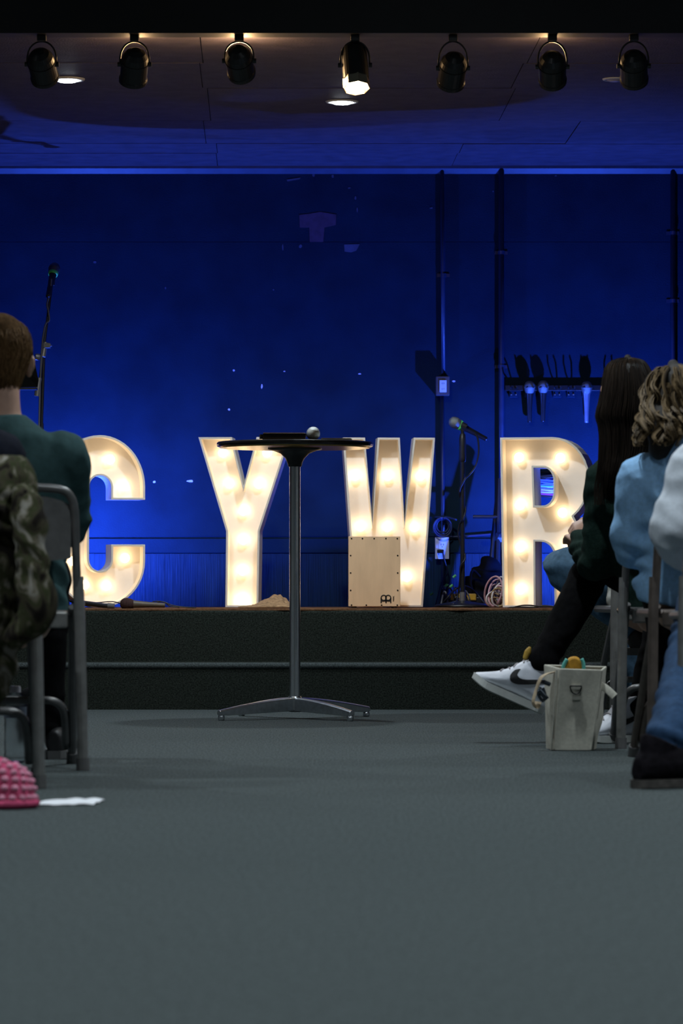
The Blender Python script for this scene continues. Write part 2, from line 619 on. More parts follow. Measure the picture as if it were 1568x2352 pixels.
# ------------------------------------------------------------------ blue floor cans behind the letters
def uplight(x, y, label, aim, watt, size=0.045, cone=176):
    t = thing('floor_uplight', label, 'stage light', (x, y, SZ))
    b = BM(); box(b, (-0.06, -0.05, 0.002), (0.06, 0.05, 0.012)); obj('base_plate', b, blackmetal, t, bevel=0.003)
    for s in (-1, 1):
        b = BM(); tube(b, [(s * 0.06, 0, 0.01), (s * 0.06, 0, 0.075)], 0.005, 8); obj('yoke_arm', b, blackmetal, t)
    d = Vector(aim).normalized()
    M = axisM((0, 0, 0.07), d)
    b = BM(); lathe(b, [(0, -0.05), (0.045, -0.045), (0.052, -0.02), (0.052, 0.03), (0.047, 0.03), (0.045, 0.012), (0, 0.012)], 24, M)
    obj('can', b, blackmetal, t)
    b = BM(); lathe(b, [(0, 0.014), (0.044, 0.014), (0.044, 0.02), (0, 0.022)], 24, M)
    obj('lens', b, mat('blue_lens_lit', (.2, .3, 1), 0.3, emit=BLUE, estr=20.0), t)
    l = bpy.data.lights.new('uplight_lamp', 'SPOT')
    l.energy = watt; l.color = BLUE; l.spot_size = math.radians(cone); l.spot_blend = 0.9; l.shadow_soft_size = 0.012
    lo = bpy.data.objects.new('uplight_lamp', l); col.objects.link(lo)
    lo.parent = t
    lo.location = Vector((0, 0, 0.07)) + d * 0.035
    lo.rotation_euler = (-d).to_track_quat('Z', 'Y').to_euler()
    return t


uplight(P(140, 0, 16.72).x, 16.62, 'blue floor uplight behind the C letter', (0.05, 0.50, 0.8), BLUE_W)
uplight(P(1395, 0, 16.55).x, 16.58, 'blue floor uplight behind the R letter', (-0.05, 0.50, 0.8), BLUE_W)

# ================================================================== MARQUEE LETTERS
def arc(cx, cy, rx, ry, a0, a1, n):
    return [(cx + rx * math.cos(math.radians(a0 + (a1 - a0) * i / n)), cy - ry * math.sin(math.radians(a0 + (a1 - a0) * i / n))) for i in range(n + 1)]


def offset_poly(p, d):
    """move each edge of the closed outline inwards (d > 0) for a counter-clockwise outline"""
    n = len(p)
    out = []
    for i in range(n):
        a = Vector(p[i - 1]); b = Vector(p[i]); c = Vector(p[(i + 1) % n])
        e1 = (b - a).normalized(); e2 = (c - b).normalized()
        n1 = Vector((-e1.y, e1.x)); n2 = Vector((-e2.y, e2.x))
        m = n1 + n2
        if m.length < 1e-4: m = n1
        m.normalize()
        k = max(0.35, m.dot(n1))
        out.append(tuple(b + m * d / k))
    return out


def area(p):
    return 0.5 * sum(p[i - 1][0] * p[i][1] - p[i][0] * p[i - 1][1] for i in range(len(p)))


def ribbon(bm, o, i_, y0, y1):
    n = len(o)
    V = [[bm.verts.new((x, y, z)) for x, z in q] for q, y in ((o, y0), (o, y1), (i_, y1), (i_, y0))]
    for j in range(n):
        k = (j + 1) % n
        for a in range(4):
            b = (a + 1) % 4
            bm.faces.new((V[a][j], V[a][k], V[b][k], V[b][j]))


def fill(bm, loops, y0, y1):
    for y in (y0, y1):
        es = []
        for q in loops:
            v = [bm.verts.new((x, y, z)) for x, z in q]
            es += [bm.edges.new((v[j - 1], v[j])) for j in range(len(v))]
        bmesh.ops.triangle_fill(bm, use_beauty=True, use_dissolve=False, edges=es)


def letter(name, label, outlines, bulbs, D, yaw, cxp, bottom, depth=0.15, recess=0.085, wallt=0.009):
    S = F / D
    c = math.cos(yaw)
    x0 = (cxp - CX) / F * D
    t = thing(name, label, 'marquee letter', (x0, D, SZ + 0.003), yaw)
    def loc(p): return ((p[0] - cxp) / S / c, (bottom - p[1]) / S)
    loops = []
    for q in outlines:
        q = [loc(p) for p in q]
        loops.append(q)
    if area(loops[0]) < 0: loops[0].reverse()
    for q in loops[1:]:
        if area(q) > 0: q.reverse()
    for q in loops:
        b = BM()
        ribbon(b, q, offset_poly(q, wallt), 0.0, depth)
        obj('side_wall', b, creamrim, t, bevel=0.001)
    inner = [offset_poly(q, wallt * 0.6) for q in loops]
    b = BM(); fill(b, inner, recess, recess + 0.006)
    obj('face_panel', b, creamface, t, recalc=False)
    for bx, by in bulbs:
        lx, lz = loc((bx, by))
        # shift for the recess seen at the letter's angle
        lx += recess * math.tan(yaw) * 0.75
        b = BM(); ell(b, (lx, recess - 0.023, lz), (0.0215, 0.0215, 0.0215), sub=2)
        bo = obj('bulb', b, bulbm, t, smooth=True)
        b = BM(); lathe(b, [(0, 0), (0.014, 0), (0.014, 0.008), (0.011, 0.013), (0, 0.013)], 12, axisM((lx, recess, lz), (0, -1, 0)))
        obj('socket', b, lampwhite, bo)
    return t


C_out = (arc(230, 1120, 102, 119, 90, 0, 14)[0:] + [(332, 1149), (255, 1149)] +
         arc(230, 1121, 25, 27, 0, 180, 12) + arc(230, 1286, 25, 27, 180, 360, 12) +
         [(255, 1252), (332, 1252)] + arc(230, 1290, 102, 107, 0, -180, 24) + arc(230, 1120, 102, 119, 180, 98, 12))
# clean duplicate order: outline runs clockwise on screen
C_b = [(250, 1056), (282, 1117), (284, 1283), (242, 1347), (192, 1345), (166, 1290), (165, 1205), (168, 1112), (190, 1064)]
letter('marquee_letter', 'white marquee letter C with lit bulbs behind the man in teal', [C_out], C_b, 16.2, math.radians(13), 230, 1397)
Y_out = [(455, 1005), (532, 1005), (559, 1117), (589, 1005), (666, 1005), (596, 1221), (593, 1396), (517, 1396), (519, 1221)]
Y_b = [(511, 1040), (613, 1040), (526, 1111), (594, 1112), (558, 1174), (558, 1241), (556, 1312), (555, 1377)]
letter('marquee_letter', 'white marquee letter Y with lit bulbs behind the tall round table', [Y_out], Y_b, 16.35, math.radians(-4), 556, 1396)
W_out = [(787, 1008), (838, 1008), (855, 1204), (867, 1008), (918, 1008), (929, 1204), (950, 1008), (999, 1008), (971, 1397), (908, 1397), (893, 1310), (878, 1397), (815, 1397)]
W_b = [(816, 1095), (891, 1095), (966, 1095), (828, 1212), (890, 1213), (952, 1213), (935, 1328), (851, 1328)]
letter('marquee_letter', 'white marquee letter W with lit bulbs behind the wooden cajon', [W_out], W_b, 16.26, math.radians(3), 893, 1398)
R_out = ([(1149, 1006), (1268, 1006)] + arc(1268, 1106, 84, 100, 90, -55, 14)[1:] +
         [(1330, 1215), (1344, 1260), (1348, 1300), (1350, 1397), (1273, 1397), (1271, 1300)] + arc(1240, 1278, 31, 32, 0, 90, 8)[1:] +
         [(1229, 1246), (1230, 1397), (1155, 1397)])
R_in = [(1225, 1076), (1246, 1076)] + arc(1246, 1106, 24, 30, 90, 0, 7)[1:] + arc(1246, 1133, 24, 30, 0, -90, 7) + [(1228, 1163)]
R_b = [(1194, 1051), (1288, 1053), (1196, 1161), (1293, 1179), (1197, 1258), (1305, 1252), (1197, 1356), (1310, 1330)]
letter('marquee_letter', 'white marquee letter R with lit bulbs behind the seated women', [R_out, R_in], R_b, 15.95, math.radians(-13), 1250, 1398, depth=0.17)

# ================================================================== CAJON
birch = mat('birch_ply', (0.80, 0.53, 0.31), 0.55, var=0.10, scale=18, bump=0.1, bscale=120, stretch=(1, 1, 0.25), detail=8)
screw = mat('dark_screw', (0.03, 0.025, 0.02), 0.4, 0.6)
ink = mat('black_ink', (0.01, 0.01, 0.01), 0.6, var=0.0)
DC = 15.9
p0 = P(800, 1397, DC); p1 = P(919, 1232, DC)
cj = thing('cajon', 'pale wooden cajon drum with black logo standing before the W', 'drum', ((p0.x + p1.x) / 2, DC, SZ + 0.003))
hw = (p1.x - p0.x) / 2; ch = p1.z - SZ - 0.003
b = BM(); box(b, (-hw, 0.006, 0.008), (hw, 0.24, ch - 0.002)); obj('body', b, birch, cj, bevel=0.004)
b = BM(); box(b, (-hw, 0.0, 0.006), (hw, 0.006, ch)); obj('front_plate', b, birch, cj, bevel=0.002)
for sx in (-1, 1):
    for yy in (0.02, 0.22):
        b = BM(); lathe(b, [(0, 0), (0.012, 0), (0.01, 0.01), (0, 0.01)], 10, Matrix.Translation((sx * (hw - .025), yy, -0.002))); obj('foot', b, rubber, cj)


def cl(px, py):
    q = P(px, py, DC); return q.x - cj.location.x, q.z - cj.location.z


for px, py in [(807, 1237), (832, 1237), (859, 1237), (886, 1237), (912, 1237), (805, 1276), (805, 1316), (805, 1356), (913, 1276), (913, 1316), (913, 1356),
               (807, 1395.0), (841, 1395), (876, 1395), (912, 1395)]:
    x, z = cl(px, py); z = max(z, 0.012)
    b = BM(); lathe(b, [(0, 0), (0.0038, 0), (0.003, 0.002), (0, 0.002)], 10, axisM((x, 0.0005, z), (0, -1, 0))); obj('screw', b, screw, cj)
# logo: two round-topped legs sharing a bar, with tiny upright lettering beside it
lg = BM()
for cx0 in (881, 891):
    q = arc(cx0, 1373, 7.2, 7.0, 0, 360, 20)[:-1]
    o_ = [cl(*p) for p in q][::-1]; i_ = offset_poly(o_ if area(o_) > 0 else o_[::-1], 0.0045)
    o2 = o_ if area(o_) > 0 else o_[::-1]
    ribbon(lg, o2, i_, -0.0012, 0.0005)
for x0, x1, y0, y1 in ((873.6, 876.4, 1373, 1385), (884.6, 887.6, 1378, 1385), (895.6, 898.4, 1373, 1385), (876, 896, 1379, 1381.5)):
    a = cl(x0, y1); c_ = cl(x1, y0)
    box(lg, (a[0], -0.0012, a[1]), (c_[0], 0.0005, c_[1]))
obj('logo', lg, ink, cj)


def text_mesh(body, size, extrude=0.0004):
    cu = bpy.data.curves.new('t', 'FONT'); cu.body = body; cu.size = size; cu.extrude = extrude
    cu.align_x = 'CENTER'; cu.align_y = 'CENTER'
    o = bpy.data.objects.new('t', cu); col.objects.link(o)
    dg = bpy.context.evaluated_depsgraph_get(); dg.update()
    me = bpy.data.meshes.new_from_object(o.evaluated_get(dg))
    bpy.data.objects.remove(o); bpy.data.curves.remove(cu)
    return me


me = text_mesh('MEINL', 0.0085)
o = obj('lettering', me, ink, cj)
x, z = cl(903.5, 1375)
o.location = (x, -0.0006, z); o.rotation_euler = (math.pi / 2, -math.pi / 2, 0)

# ================================================================== ROUND TABLE
tx = (677 - CX) / F * 14.3
TZ = 1.081
tb = thing('cocktail_table', 'tall round black table on chrome pole with four-legged base', 'table', (tx, 14.3, 0))
lam = mat('table_black_laminate', (0.012, 0.011, 0.011), 0.18, var=0.2, scale=30, spec=0.5)
und = mat('table_underside', (0.62, 0.37, 0.09), 0.24, 0.9, var=0.15, scale=20)  # gold base colour carries the reflected glow of the letters
b = BM()
lathe(b, [(0, TZ - 0.020), (0.297, TZ - 0.020), (0.3045, TZ - 0.017), (0.306, TZ - 0.010), (0.305, TZ - 0.004), (0.300, TZ), (0, TZ)], 72)
obj('tabletop', b, lam, tb, smooth=False)
b = BM(); lathe(b, [(0, TZ - 0.024), (0.292, TZ - 0.024), (0.296, TZ - 0.020), (0, TZ - 0.0195)], 72); obj('underside_panel', b, und, tb)
b = BM()
lathe(b, [(0.021, 0.985), (0.026, 0.985), (0.03, 1.0), (0.038, 1.018), (0.056, 1.036), (0.085, 1.047), (0.105, 1.052), (0.106, TZ - 0.023), (0.02, TZ - 0.023)], 36)
obj('top_bracket', b, blackmetal, tb, smooth=True)
b = BM(); lathe(b, [(0.0215, 0.055), (0.0215, 0.99)], 40, closed=True); obj('pole', b, chrome, tb, smooth=False)
for fx, fy in ((-0.29, -0.223), (0.223, -0.29), (0.29, 0.223), (-0.223, 0.29)):
    d = Vector((fx, fy, 0)); L = d.length; d.normalize()
    sd = Vector((-d.y, d.x, 0))
    b = BM()
    secs = []
    N = 10
    for i in range(N + 1):
        s = i / N
        r_ = 0.015 + (L - 0.015) * s
        zt = 0.083 - 0.043 * s ** 1.5
        zb = 0.030 - 0.012 * s + (0.004 if s > .9 else 0)
        hwid = 0.017 - 0.005 * s
        secs.append([d * r_ + sd * hwid * a + Vector((0, 0, z)) for a, z in ((-1, zb), (1, zb), (1, zt - 0.006), (0.5, zt), (-0.5, zt), (-1, zt - 0.006))])
    R_ = [[b.verts.new(p) for p in s] for s in secs]
    for A, B in zip(R_, R_[1:]):
        for j in range(6): b.faces.new((A[j], A[(j + 1) % 6], B[(j + 1) % 6], B[j]))
    b.faces.new(R_[0][::-1]); b.faces.new(R_[-1])
    lg_ = obj('leg', b, alu, tb, bevel=0.002)
    b = BM(); M = Matrix.Translation(d * (L - 0.012)); lathe(b, [(0, 0.0), (0.011, 0.0), (0.013, 0.004), (0.013, 0.014), (0.008, 0.03), (0, 0.03)], 14, M)
    obj('glide', b, alu, lg_)
b = BM(); lathe(b, [(0, 0.026), (0.022, 0.026), (0.028, 0.034), (0.028, 0.08), (0.024, 0.088), (0, 0.088)], 28); obj('hub', b, alu, tb, smooth=False)

# on the table
bk_ = thing('book', 'black zipped book cover lying on the round table', 'book', (P(652, 0, 14.25).x, 14.25, TZ))
a = P(601, 0, 14.2).x; c_ = P(703, 0, 14.2).x
b = BM(); box(b, (a, 14.14, TZ + 0.0005), (c_, 14.38, TZ + 0.0035)); box(b, (a + .006, 14.135, TZ + 0.024), (c_, 14.38, TZ + 0.0285))
obj('cover', b, blackplastic, bk_, world=True, bevel=0.0012)
b = BM(); box(b, (a + 0.004, 14.145, TZ + 0.0035), (c_ - 0.004, 14.375, TZ + 0.024)); obj('pages', b, mat('black_page_edge', (0.02, 0.019, 0.018), .6, scale=300, stretch=(.02, 1, 6)), bk_, world=True)
b = BM(); box(b, (a + 0.008, 14.137, TZ + 0.0285), (c_ - 0.006, 14.37, TZ + 0.0305)); obj('edge_strip', b, mat('tan_leather', (0.35, 0.22, 0.13), .5), bk_, world=True)
b = BM(); tube(b, [(a - 0.002, 14.15, TZ + 0.006), (a - 0.002, 14.15, TZ + 0.024)], 0.006, 10); obj('spine', b, blackplastic, bk_, world=True)


def mic_profile(r=0.0255):
    return [(0, -0.165), (0.0095, -0.165), (0.010, -0.16), (0.0125, -0.09), (0.0165, -0.035), (0.018, -0.028)], \
           [(0.018, -0.028), (r * .92, -0.016), (r, -0.004), (r, 0.003), (r * .96, 0.012), (r * .75, 0.022), (r * .4, 0.028), (0, 0.029)]


gril = mat('mic_grille', (0.27, 0.29, 0.28), 0.45, 0.7, var=0.35, scale=500, bump=0.5, bscale=700)
grilb = mat('mic_grille_dark', (0.10, 0.10, 0.11), 0.4, 0.8, var=0.35, scale=500, bump=0.5, bscale=700)
ringg = mat('green_ring', (0.10, 0.75, 0.14), 0.4, var=0.02)


def microphone(name, label, origin, d, ring=False, gm_=gril, parent=None, body=blackmetal, group=None):
    t = thing(name, label, 'microphone', origin, group=group)
    M = axisM((0, 0, 0), d)
    hp, gp = mic_profile()
    b = BM(); lathe(b, hp, 20, M); obj('handle', b, body, t, smooth=True)
    b = BM(); lathe(b, gp, 24, M); g = obj('grille', b, gm_, t, smooth=True)
    b = BM(); lathe(b, [(0.0262, -0.003), (0.0268, -0.002), (0.0268, 0.002), (0.0262, 0.003)], 24, M); obj('band', b, gm_, g, smooth=True)
    if ring:
        b = BM(); lathe(b, [(0.0178, -0.036), (0.0205, -0.036), (0.0235, -0.022), (0.0185, -0.022)], 24, M); obj('colour_ring', b, ringg, t, smooth=True)
    return t


m_ = P(719, 998, 14.16)
microphone('microphone', 'silver-headed microphone lying on the round table beside the book', (m_.x, 14.16, TZ + 0.0275), (0.04, -1, 0.0))
pp = BM()
a = P(737, 0, 14.2).x; c_ = P(808, 0, 14.2).x
for i in range(5):
    box(pp, (a + random.uniform(0, .006), 14.12 + random.uniform(0, .01), TZ + 0.0008 + i * 0.0016), (c_ - random.uniform(0, .006), 14.33, TZ + 0.0022 + i * 0.0016))
o = obj('paper_stack', pp, mat('paper', (0.62, 0.63, 0.58), 0.8, var=0.05))
tag(o, 'small stack of pale paper lying on the round table', 'paper')


# ================================================================== MIC STANDS
def cable(name, label, pts, r=0.0035, m=None, k=5, group=None):
    b = BM(); tube(b, pts, r, 7, k=k)
    o = obj(name, b, m or blackplastic, smooth=True)
    return tag(o, label, 'cable', group)


# boom stand at the left
D = 16.45
base = P(97, 0, D)
t = thing('boom_stand', 'black boom microphone stand behind the man in teal', 'microphone stand', (base.x, D, SZ + 0.003))
x = base.x
b = BM(); tube(b, [(x, D, SZ + 0.05), (P(95, 0, D).x, D, 1.25)], 0.0105, 12); tube(b, [(P(95, 0, D).x, D, 1.25), P(100, 820, D)], 0.008, 12)
obj('pole', b, blackmetal, t, world=True)
for k in range(3):
    an = k * 2.094 + 0.4
    b = BM(); tube(b, [(x + .015 * math.cos(an), D + .015 * math.sin(an), SZ + .07), (x + .2 * math.cos(an), D + .2 * math.sin(an), SZ + .012)], 0.008, 8)
    lg_ = obj('leg', b, blackmetal, t, world=True)
cl0 = P(100, 806, D)
b = BM(); tube(b, [P(87, 908, D - .03), P(119, 652, D + .02)], 0.0062, 10); obj('boom', b, blackmetal, t, world=True)
b = BM(); tube(b, [P(84, 910, D - .03), P(90, 868, D - .025)], 0.0115, 12); obj('counterweight', b, chairlight, t, world=True)
b = BM(); tube(b, [P(98, 820, D - .016), P(104, 786, D - .008)], 0.013, 12); box(b, (cl0.x, D - .03, cl0.z + .012), (cl0.x + .032, D, cl0.z + .034)); obj('clamp', b, chairlight, t, world=True, bevel=.002)
b = BM(); lathe(b, [(0, 0), (0.014, 0), (0.016, 0.008), (0.014, 0.02), (0, 0.02)], 12, axisM(P(91, 820, D - .02), (-1, -.3, 0))); tube(b, [P(103, 794, D - .02), P(119, 794, D - .02)], .004, 8); obj('clamp_knob', b, chairlight, t, world=True)
b = BM(); tube(b, [P(119, 655, D + .02), P(121, 632, D + .025)], 0.013, 12); obj('mic_clip', b, blackplastic, t, world=True)
microphone('microphone', 'black microphone with green ring tipping up from the boom stand', P(124.5, 618, D + 0.04), (0.12, 0.55, 0.75), ring=True, gm_=grilb)
cable('microphone_cable', 'grey cable twisting up the boom stand at the left',
      [P(*q, D - .03) for q in ((86, 1100), (90, 960), (92, 880), (96, 800), (101, 760), (106, 742), (113, 736), (111, 715), (108, 700), (112, 680), (116, 660), (118, 640))], 0.004, mat('grey_cable', (.12, .12, .12), .4))
# music stand
t = thing('music_stand', 'black music stand half hidden behind the head of the man in teal', 'music stand', (P(30, 0, 16.2).x, 16.2, SZ + .003))
b = BM()
q = [P(62, 753, 16.24), P(88, 875, 16.14), P(86, 889, 16.14), P(-40, 892, 16.14), P(-30, 757, 16.24)]
vs = [b.verts.new(p) for p in q] ; vs2 = [b.verts.new(p + Vector((0, .012, .004))) for p in q]
b.faces.new(vs); b.faces.new(vs2[::-1])
for i in range(5): b.faces.new((vs[i], vs2[i], vs2[(i + 1) % 5], vs[(i + 1) % 5]))
obj('desk', b, mat('matt_black_steel', (.005, .005, .005), .9, var=.1, spec=.03), t, world=True)
b = BM(); box(b, (q[3].x, 16.07, q[3].z - .008), (q[2].x, 16.15, q[3].z)); obj('lip', b, blackmetal, t, world=True)
b = BM(); tube(b, [(t.location.x, 16.2, SZ + .1), (t.location.x, 16.2, q[3].z + .1)], .011, 10); obj('pole', b, blackmetal, t, world=True)
for k in range(3):
    an = k * 2.094 + 1
    b = BM(); tube(b, [(t.location.x, 16.2, SZ + .13), (t.location.x + .2 * math.cos(an), 16.2 + .2 * math.sin(an), SZ + .012)], 0.007, 8); obj('leg', b, blackmetal, t, world=True)

# straight stand by the R
D = 16.4
sx = P(1062, 0, D).x
t = thing('straight_stand', 'black straight microphone stand with round base between W and R', 'microphone stand', (sx, D, SZ + .003))
b = BM(); tube(b, [(sx, D, SZ + .03), (sx, D, P(0, 1050, D).z)], .0105, 12); obj('lower_tube', b, blackmetal, t, world=True)
b = BM(); tube(b, [(sx, D, P(0, 1052, D).z), (sx, D, P(0, 988, D).z)], .0075, 12); obj('upper_tube', b, blackmetal, t, world=True)
b = BM(); lathe(b, [(.0075, 0), (.014, .004), (.0155, .02), (.0155, .10), (.012, .125), (.0075, .13)], 14, Matrix.Translation((sx, D, P(0, 1062, D).z))); obj('clutch', b, blackplastic, t, world=True, smooth=True)
b = BM(); lathe(b, [(.0105, 0), (.0135, 0), (.0135, .045), (.0105, .045)], 12, Matrix.Translation((sx, D, SZ + .026))); obj('base_collar', b, chairlight, t, world=True)
b = BM(); lathe(b, [(0, .004), (.125, .004), (.128, .008), (.118, .016), (.06, .026), (.02, .032), (0, .032)], 36, Matrix.Translation((sx, D, SZ))); obj('base', b, blackmetal, t, world=True, smooth=True)
b = BM(); tube(b, [P(1062, 990, D), P(1062, 978, D)], .009, 10); tube(b, [P(1058, 976, D), P(1070, 982, D)], .017, 12); obj('mic_clip', b, blackplastic, t, world=True)
microphone('microphone', 'microphone with green ring on the straight stand between W and R', P(1045, 971, D), (-0.83, -0.25, 0.42), ring=True)
cable('microphone_cable', 'black cable drooping from the microphone and winding down the straight stand',
      [P(*q) for q in ((1090, 995, D), (1097, 1008, D), (1099, 1040, D), (1092, 1070, D), (1078, 1090, D), (1069, 1098, D - .02), (1062, 1110, D - .02), (1055, 1125, D - .015),
                       (1056, 1140, D), (1062, 1150, D + .02), (1069, 1170, D), (1064, 1190, D - .02), (1055, 1205, D), (1052, 1225, D + .01), (1057, 1250, D + .02), (1066, 1270, D), (1067, 1285, D - .02), (1058, 1300, D - .02), (1056, 1330, D), (1050, 1375, D + .02), (1040, 1388, D - .1))], .0042)

# things lying on the stage
microphone('microphone', 'dark red-brown microphone lying on the stage below the C', P(291, 1387, 15.75), (-1, -0.1, 0.04), gm_=mat('dark_foam', (.035, .012, .010), .9, var=.3, scale=200, bump=.5, bscale=300), body=mat('brown_mic_body', (.09, .07, .05), .5))
b = BM(); tube(b, [P(180, 1383, 15.72), P(238, 1391, 15.70), P(262, 1392, 15.70)], [.0105, .0105, .0105], 12)
t = thing('folded_stand_tube', 'black tube of a folded stand lying on the stage below the C', 'stand', (P(225, 0, 15.7).x, 15.7, SZ)); obj('tube', b, blackmetal, t, world=True)
b = BM(); tube(b, [P(247, 1391.2, 15.70), P(263, 1392.4, 15.70)], .0125, 12); obj('end_cap', b, rubber, t, world=True)
cable('stage_cable', 'thin black cable curving over the stage from the C microphone',
      [P(*q, 15.78) for q in ((335, 1394), (342, 1388), (352, 1382), (365, 1381), (382, 1385), (395, 1390), (420, 1394), (450, 1396))], .0025)
cable('stage_cable', 'second thin black cable crossing below the C',
      [P(*q, 15.8) for q in ((195, 1386), (225, 1384), (255, 1382), (275, 1385), (300, 1392))], .0025)
cable('stage_cable', 'black cable looping on the stage right of the C',
      [P(*q, 15.9) for q in ((340, 1394), (360, 1384), (378, 1383), (390, 1392), (412, 1395))], .0025)
# crumpled cloth by the Y
b = BM()
res = bmesh.ops.create_grid(b, x_segments=40, y_segments=24, size=1)
c0 = P(612, 0, 15.9)
for v in b.verts:
    u, w_ = v.co.x, v.co.y
    hgt = 0.046 * math.exp(-((u - .35) ** 2) * 3.0 - w_ * w_ * 1.2) * (1 + .5 * noise.noise(Vector((u * 5, w_ * 5, 1))))
    edge = max(0, 1 - max(abs(u), abs(w_)) ** 6)
    v.co = Vector((c0.x + u * .12, 15.9 + w_ * .15, SZ + .005 + hgt * edge + .006 * edge * abs(noise.noise(Vector((u * 9, w_ * 9, 4))))))
o = obj('crumpled_cloth', b, mat('burlap', (.33, .20, .10), .95, var=.4, scale=60, bump=.6, bscale=200), smooth=True)
so = o.modifiers.new('thick', 'SOLIDIFY'); so.thickness = .004; so.offset = 1
tag(o, 'crumpled brown burlap cloth on the stage edge beside the Y', 'cloth')

# ================================================================== WALL FITTINGS
pipe = mat('navy_conduit', (.018, .03, .06), .4, var=.15, scale=20)


def conduit(px, y0, y1, label, straps=(), r=.0095, D=WY - .02):
    t = thing('wall_conduit', label, 'conduit', (P(px, 0, D).x, WY - .006, P(0, y1, D).z))
    b = BM(); tube(b, [P(px, y1, D), P(px - 3 if px < 1100 else px, y0, D)], r, 12); obj('pipe', b, pipe, t, world=True, smooth=True)
    for sy in straps:
        c = P(px, sy, D)
        b = BM(); box(b, (c.x - .03, WY - .010, c.z - .008), (c.x + .03, WY - .0065, c.z + .008)); tube(b, [c + Vector((0, 0, -.008)), c + Vector((0, 0, .008))], r + .003, 12)
        obj('strap', b, pipe, t, world=True)
    return t


conduit(1018, 388, 868, 'thin vertical conduit running up from the wall box', (632,), D=WY - .02)
conduit(1018, 906, 1400, 'thin vertical conduit below the wall box passing the outlet', (1190,))
conduit(1151, 388, 1393, 'thick vertical conduit left of the microphone rack', (580, 842), r=.013, D=WY - .024)
conduit(1545, 388, 1393, 'vertical conduit at the right end of the wall', (535, 691), r=.012)
# surface box with switch plate
t = thing('wall_box', 'dark wall box with a lit white outlet on the conduit', 'outlet', (P(1016, 0, WY).x, WY - .006, P(0, 906, WY).z))
a = P(1000, 910, WY); c = P(1031, 866, WY)
b = BM(); box(b, (a.x, WY - .075, a.z), (c.x, WY - .007, c.z)); obj('box', b, mat('brown_box', (.09, .07, .07), .5), t, world=True, bevel=.004)
a2 = P(1008, 903, WY); c2 = P(1024, 875, WY)
b = BM(); box(b, (a2.x, WY - .081, a2.z), (c2.x, WY - .0745, c2.z)); pl = obj('receptacle', b, mat('outlet_white', (.8, .8, .82), .4, var=.02), t, world=True, bevel=.002)
for k in (-1, 1):
    for s in (-1, 1):
        zc = (a2.z + c2.z) / 2 + k * .013; xc = (a2.x + c2.x) / 2 + s * .004
        b = BM(); box(b, (xc - .0009, WY - .0818, zc - .004), (xc + .0009, WY - .0808, zc + .004)); obj('slot', b, ink, t, world=True)
# white outlet plate with plug
t = thing('outlet_plate', 'white wall outlet plate with a black plug behind the straight stand', 'outlet', (P(1015, 0, WY).x, WY - .006, P(0, 1284, WY).z))
D = WY - .04
a = P(999, 1284, D); c = P(1031, 1234, D)
b = BM(); box(b, (a.x, D - .006, a.z), (c.x, D, c.z)); obj('plate', b, MATS['outlet_white'], t, world=True, bevel=.003)
b = BM(); box(b, (a.x + .006, D, a.z + .01), (c.x - .006, WY - .007, c.z - .01)); obj('back_box', b, MATS['outlet_white'], t, world=True)
a3 = P(1007, 1275, D); c3 = P(1023, 1245, D)
b = BM(); box(b, (a3.x, D - .009, a3.z), (c3.x, D - .005, c3.z)); obj('receptacle', b, MATS['outlet_white'], t, world=True, bevel=.001)
for s in (-3, 4):
    b = BM(); q = P(1015 + s * .8, 1251, D); box(b, (q.x - .0012, D - .0098, q.z - .004), (q.x + .0012, D - .0085, q.z + .004)); obj('slot', b, ink, t, world=True)
b = BM(); q = P(1015, 1256, D); box(b, (q.x - .0018, D - .0098, q.z - .002), (q.x + .0018, D - .0085, q.z + .002)); obj('slot', b, ink, t, world=True)
b = BM(); q = P(1013, 1266, D); box(b, (q.x - .02, D - .035, q.z - .010), (q.x + .012, D - .009, q.z + .008)); obj('plug', b, blackplastic, t, world=True, bevel=.004)
cable('black_cable', 'black power cord dropping from the plug in the white outlet',
      [P(1016, 1268, D - .03), P(1020, 1285, D - .03), P(1026, 1305, D - .02), P(1028, 1316, D - .02), P(1020, 1328, D - .02), P(1012, 1345, D - .05), P(1000, 1390, D - .1)], .0035)
# coils and runs of cable on the wall
for i, rr in enumerate((14, 18, 21)):
    cable('coiled_cable', ['dark cable coil hanging above the white outlet, inner loop', 'dark cable coil hanging above the white outlet, middle loop', 'dark cable coil hanging above the white outlet, outer loop'][i],
          [P(1016 + rr * math.sin(a), 1208 + i * 1.5 - rr * 1.05 * math.cos(a), WY - .05 - .01 * i) for a in [k * math.pi / 8 for k in range(17)]], .0035, mat('navy_cable', (.03, .04, .09), .4), k=2)
b = BM(); tube(b, [P(998, 1188, WY - .02), P(1018, 1187, WY - .06), P(1034, 1189, WY - .08), P(1048, 1194, WY - .10)], .005, 8, k=3)
o = obj('cable_hook', b, pipe, smooth=True); tag(o, 'dark wall hook holding the cable coil', 'hook')
cable('wall_cable', 'dark cable running along the wall ledge behind the stand', [P(*q, WY - .03) for q in ((1000, 1230), (1040, 1233), (1080, 1231), (1120, 1228), (1160, 1226), (1250, 1232), (1340, 1228), (1420, 1230))], .005, MATS['navy_cable'])
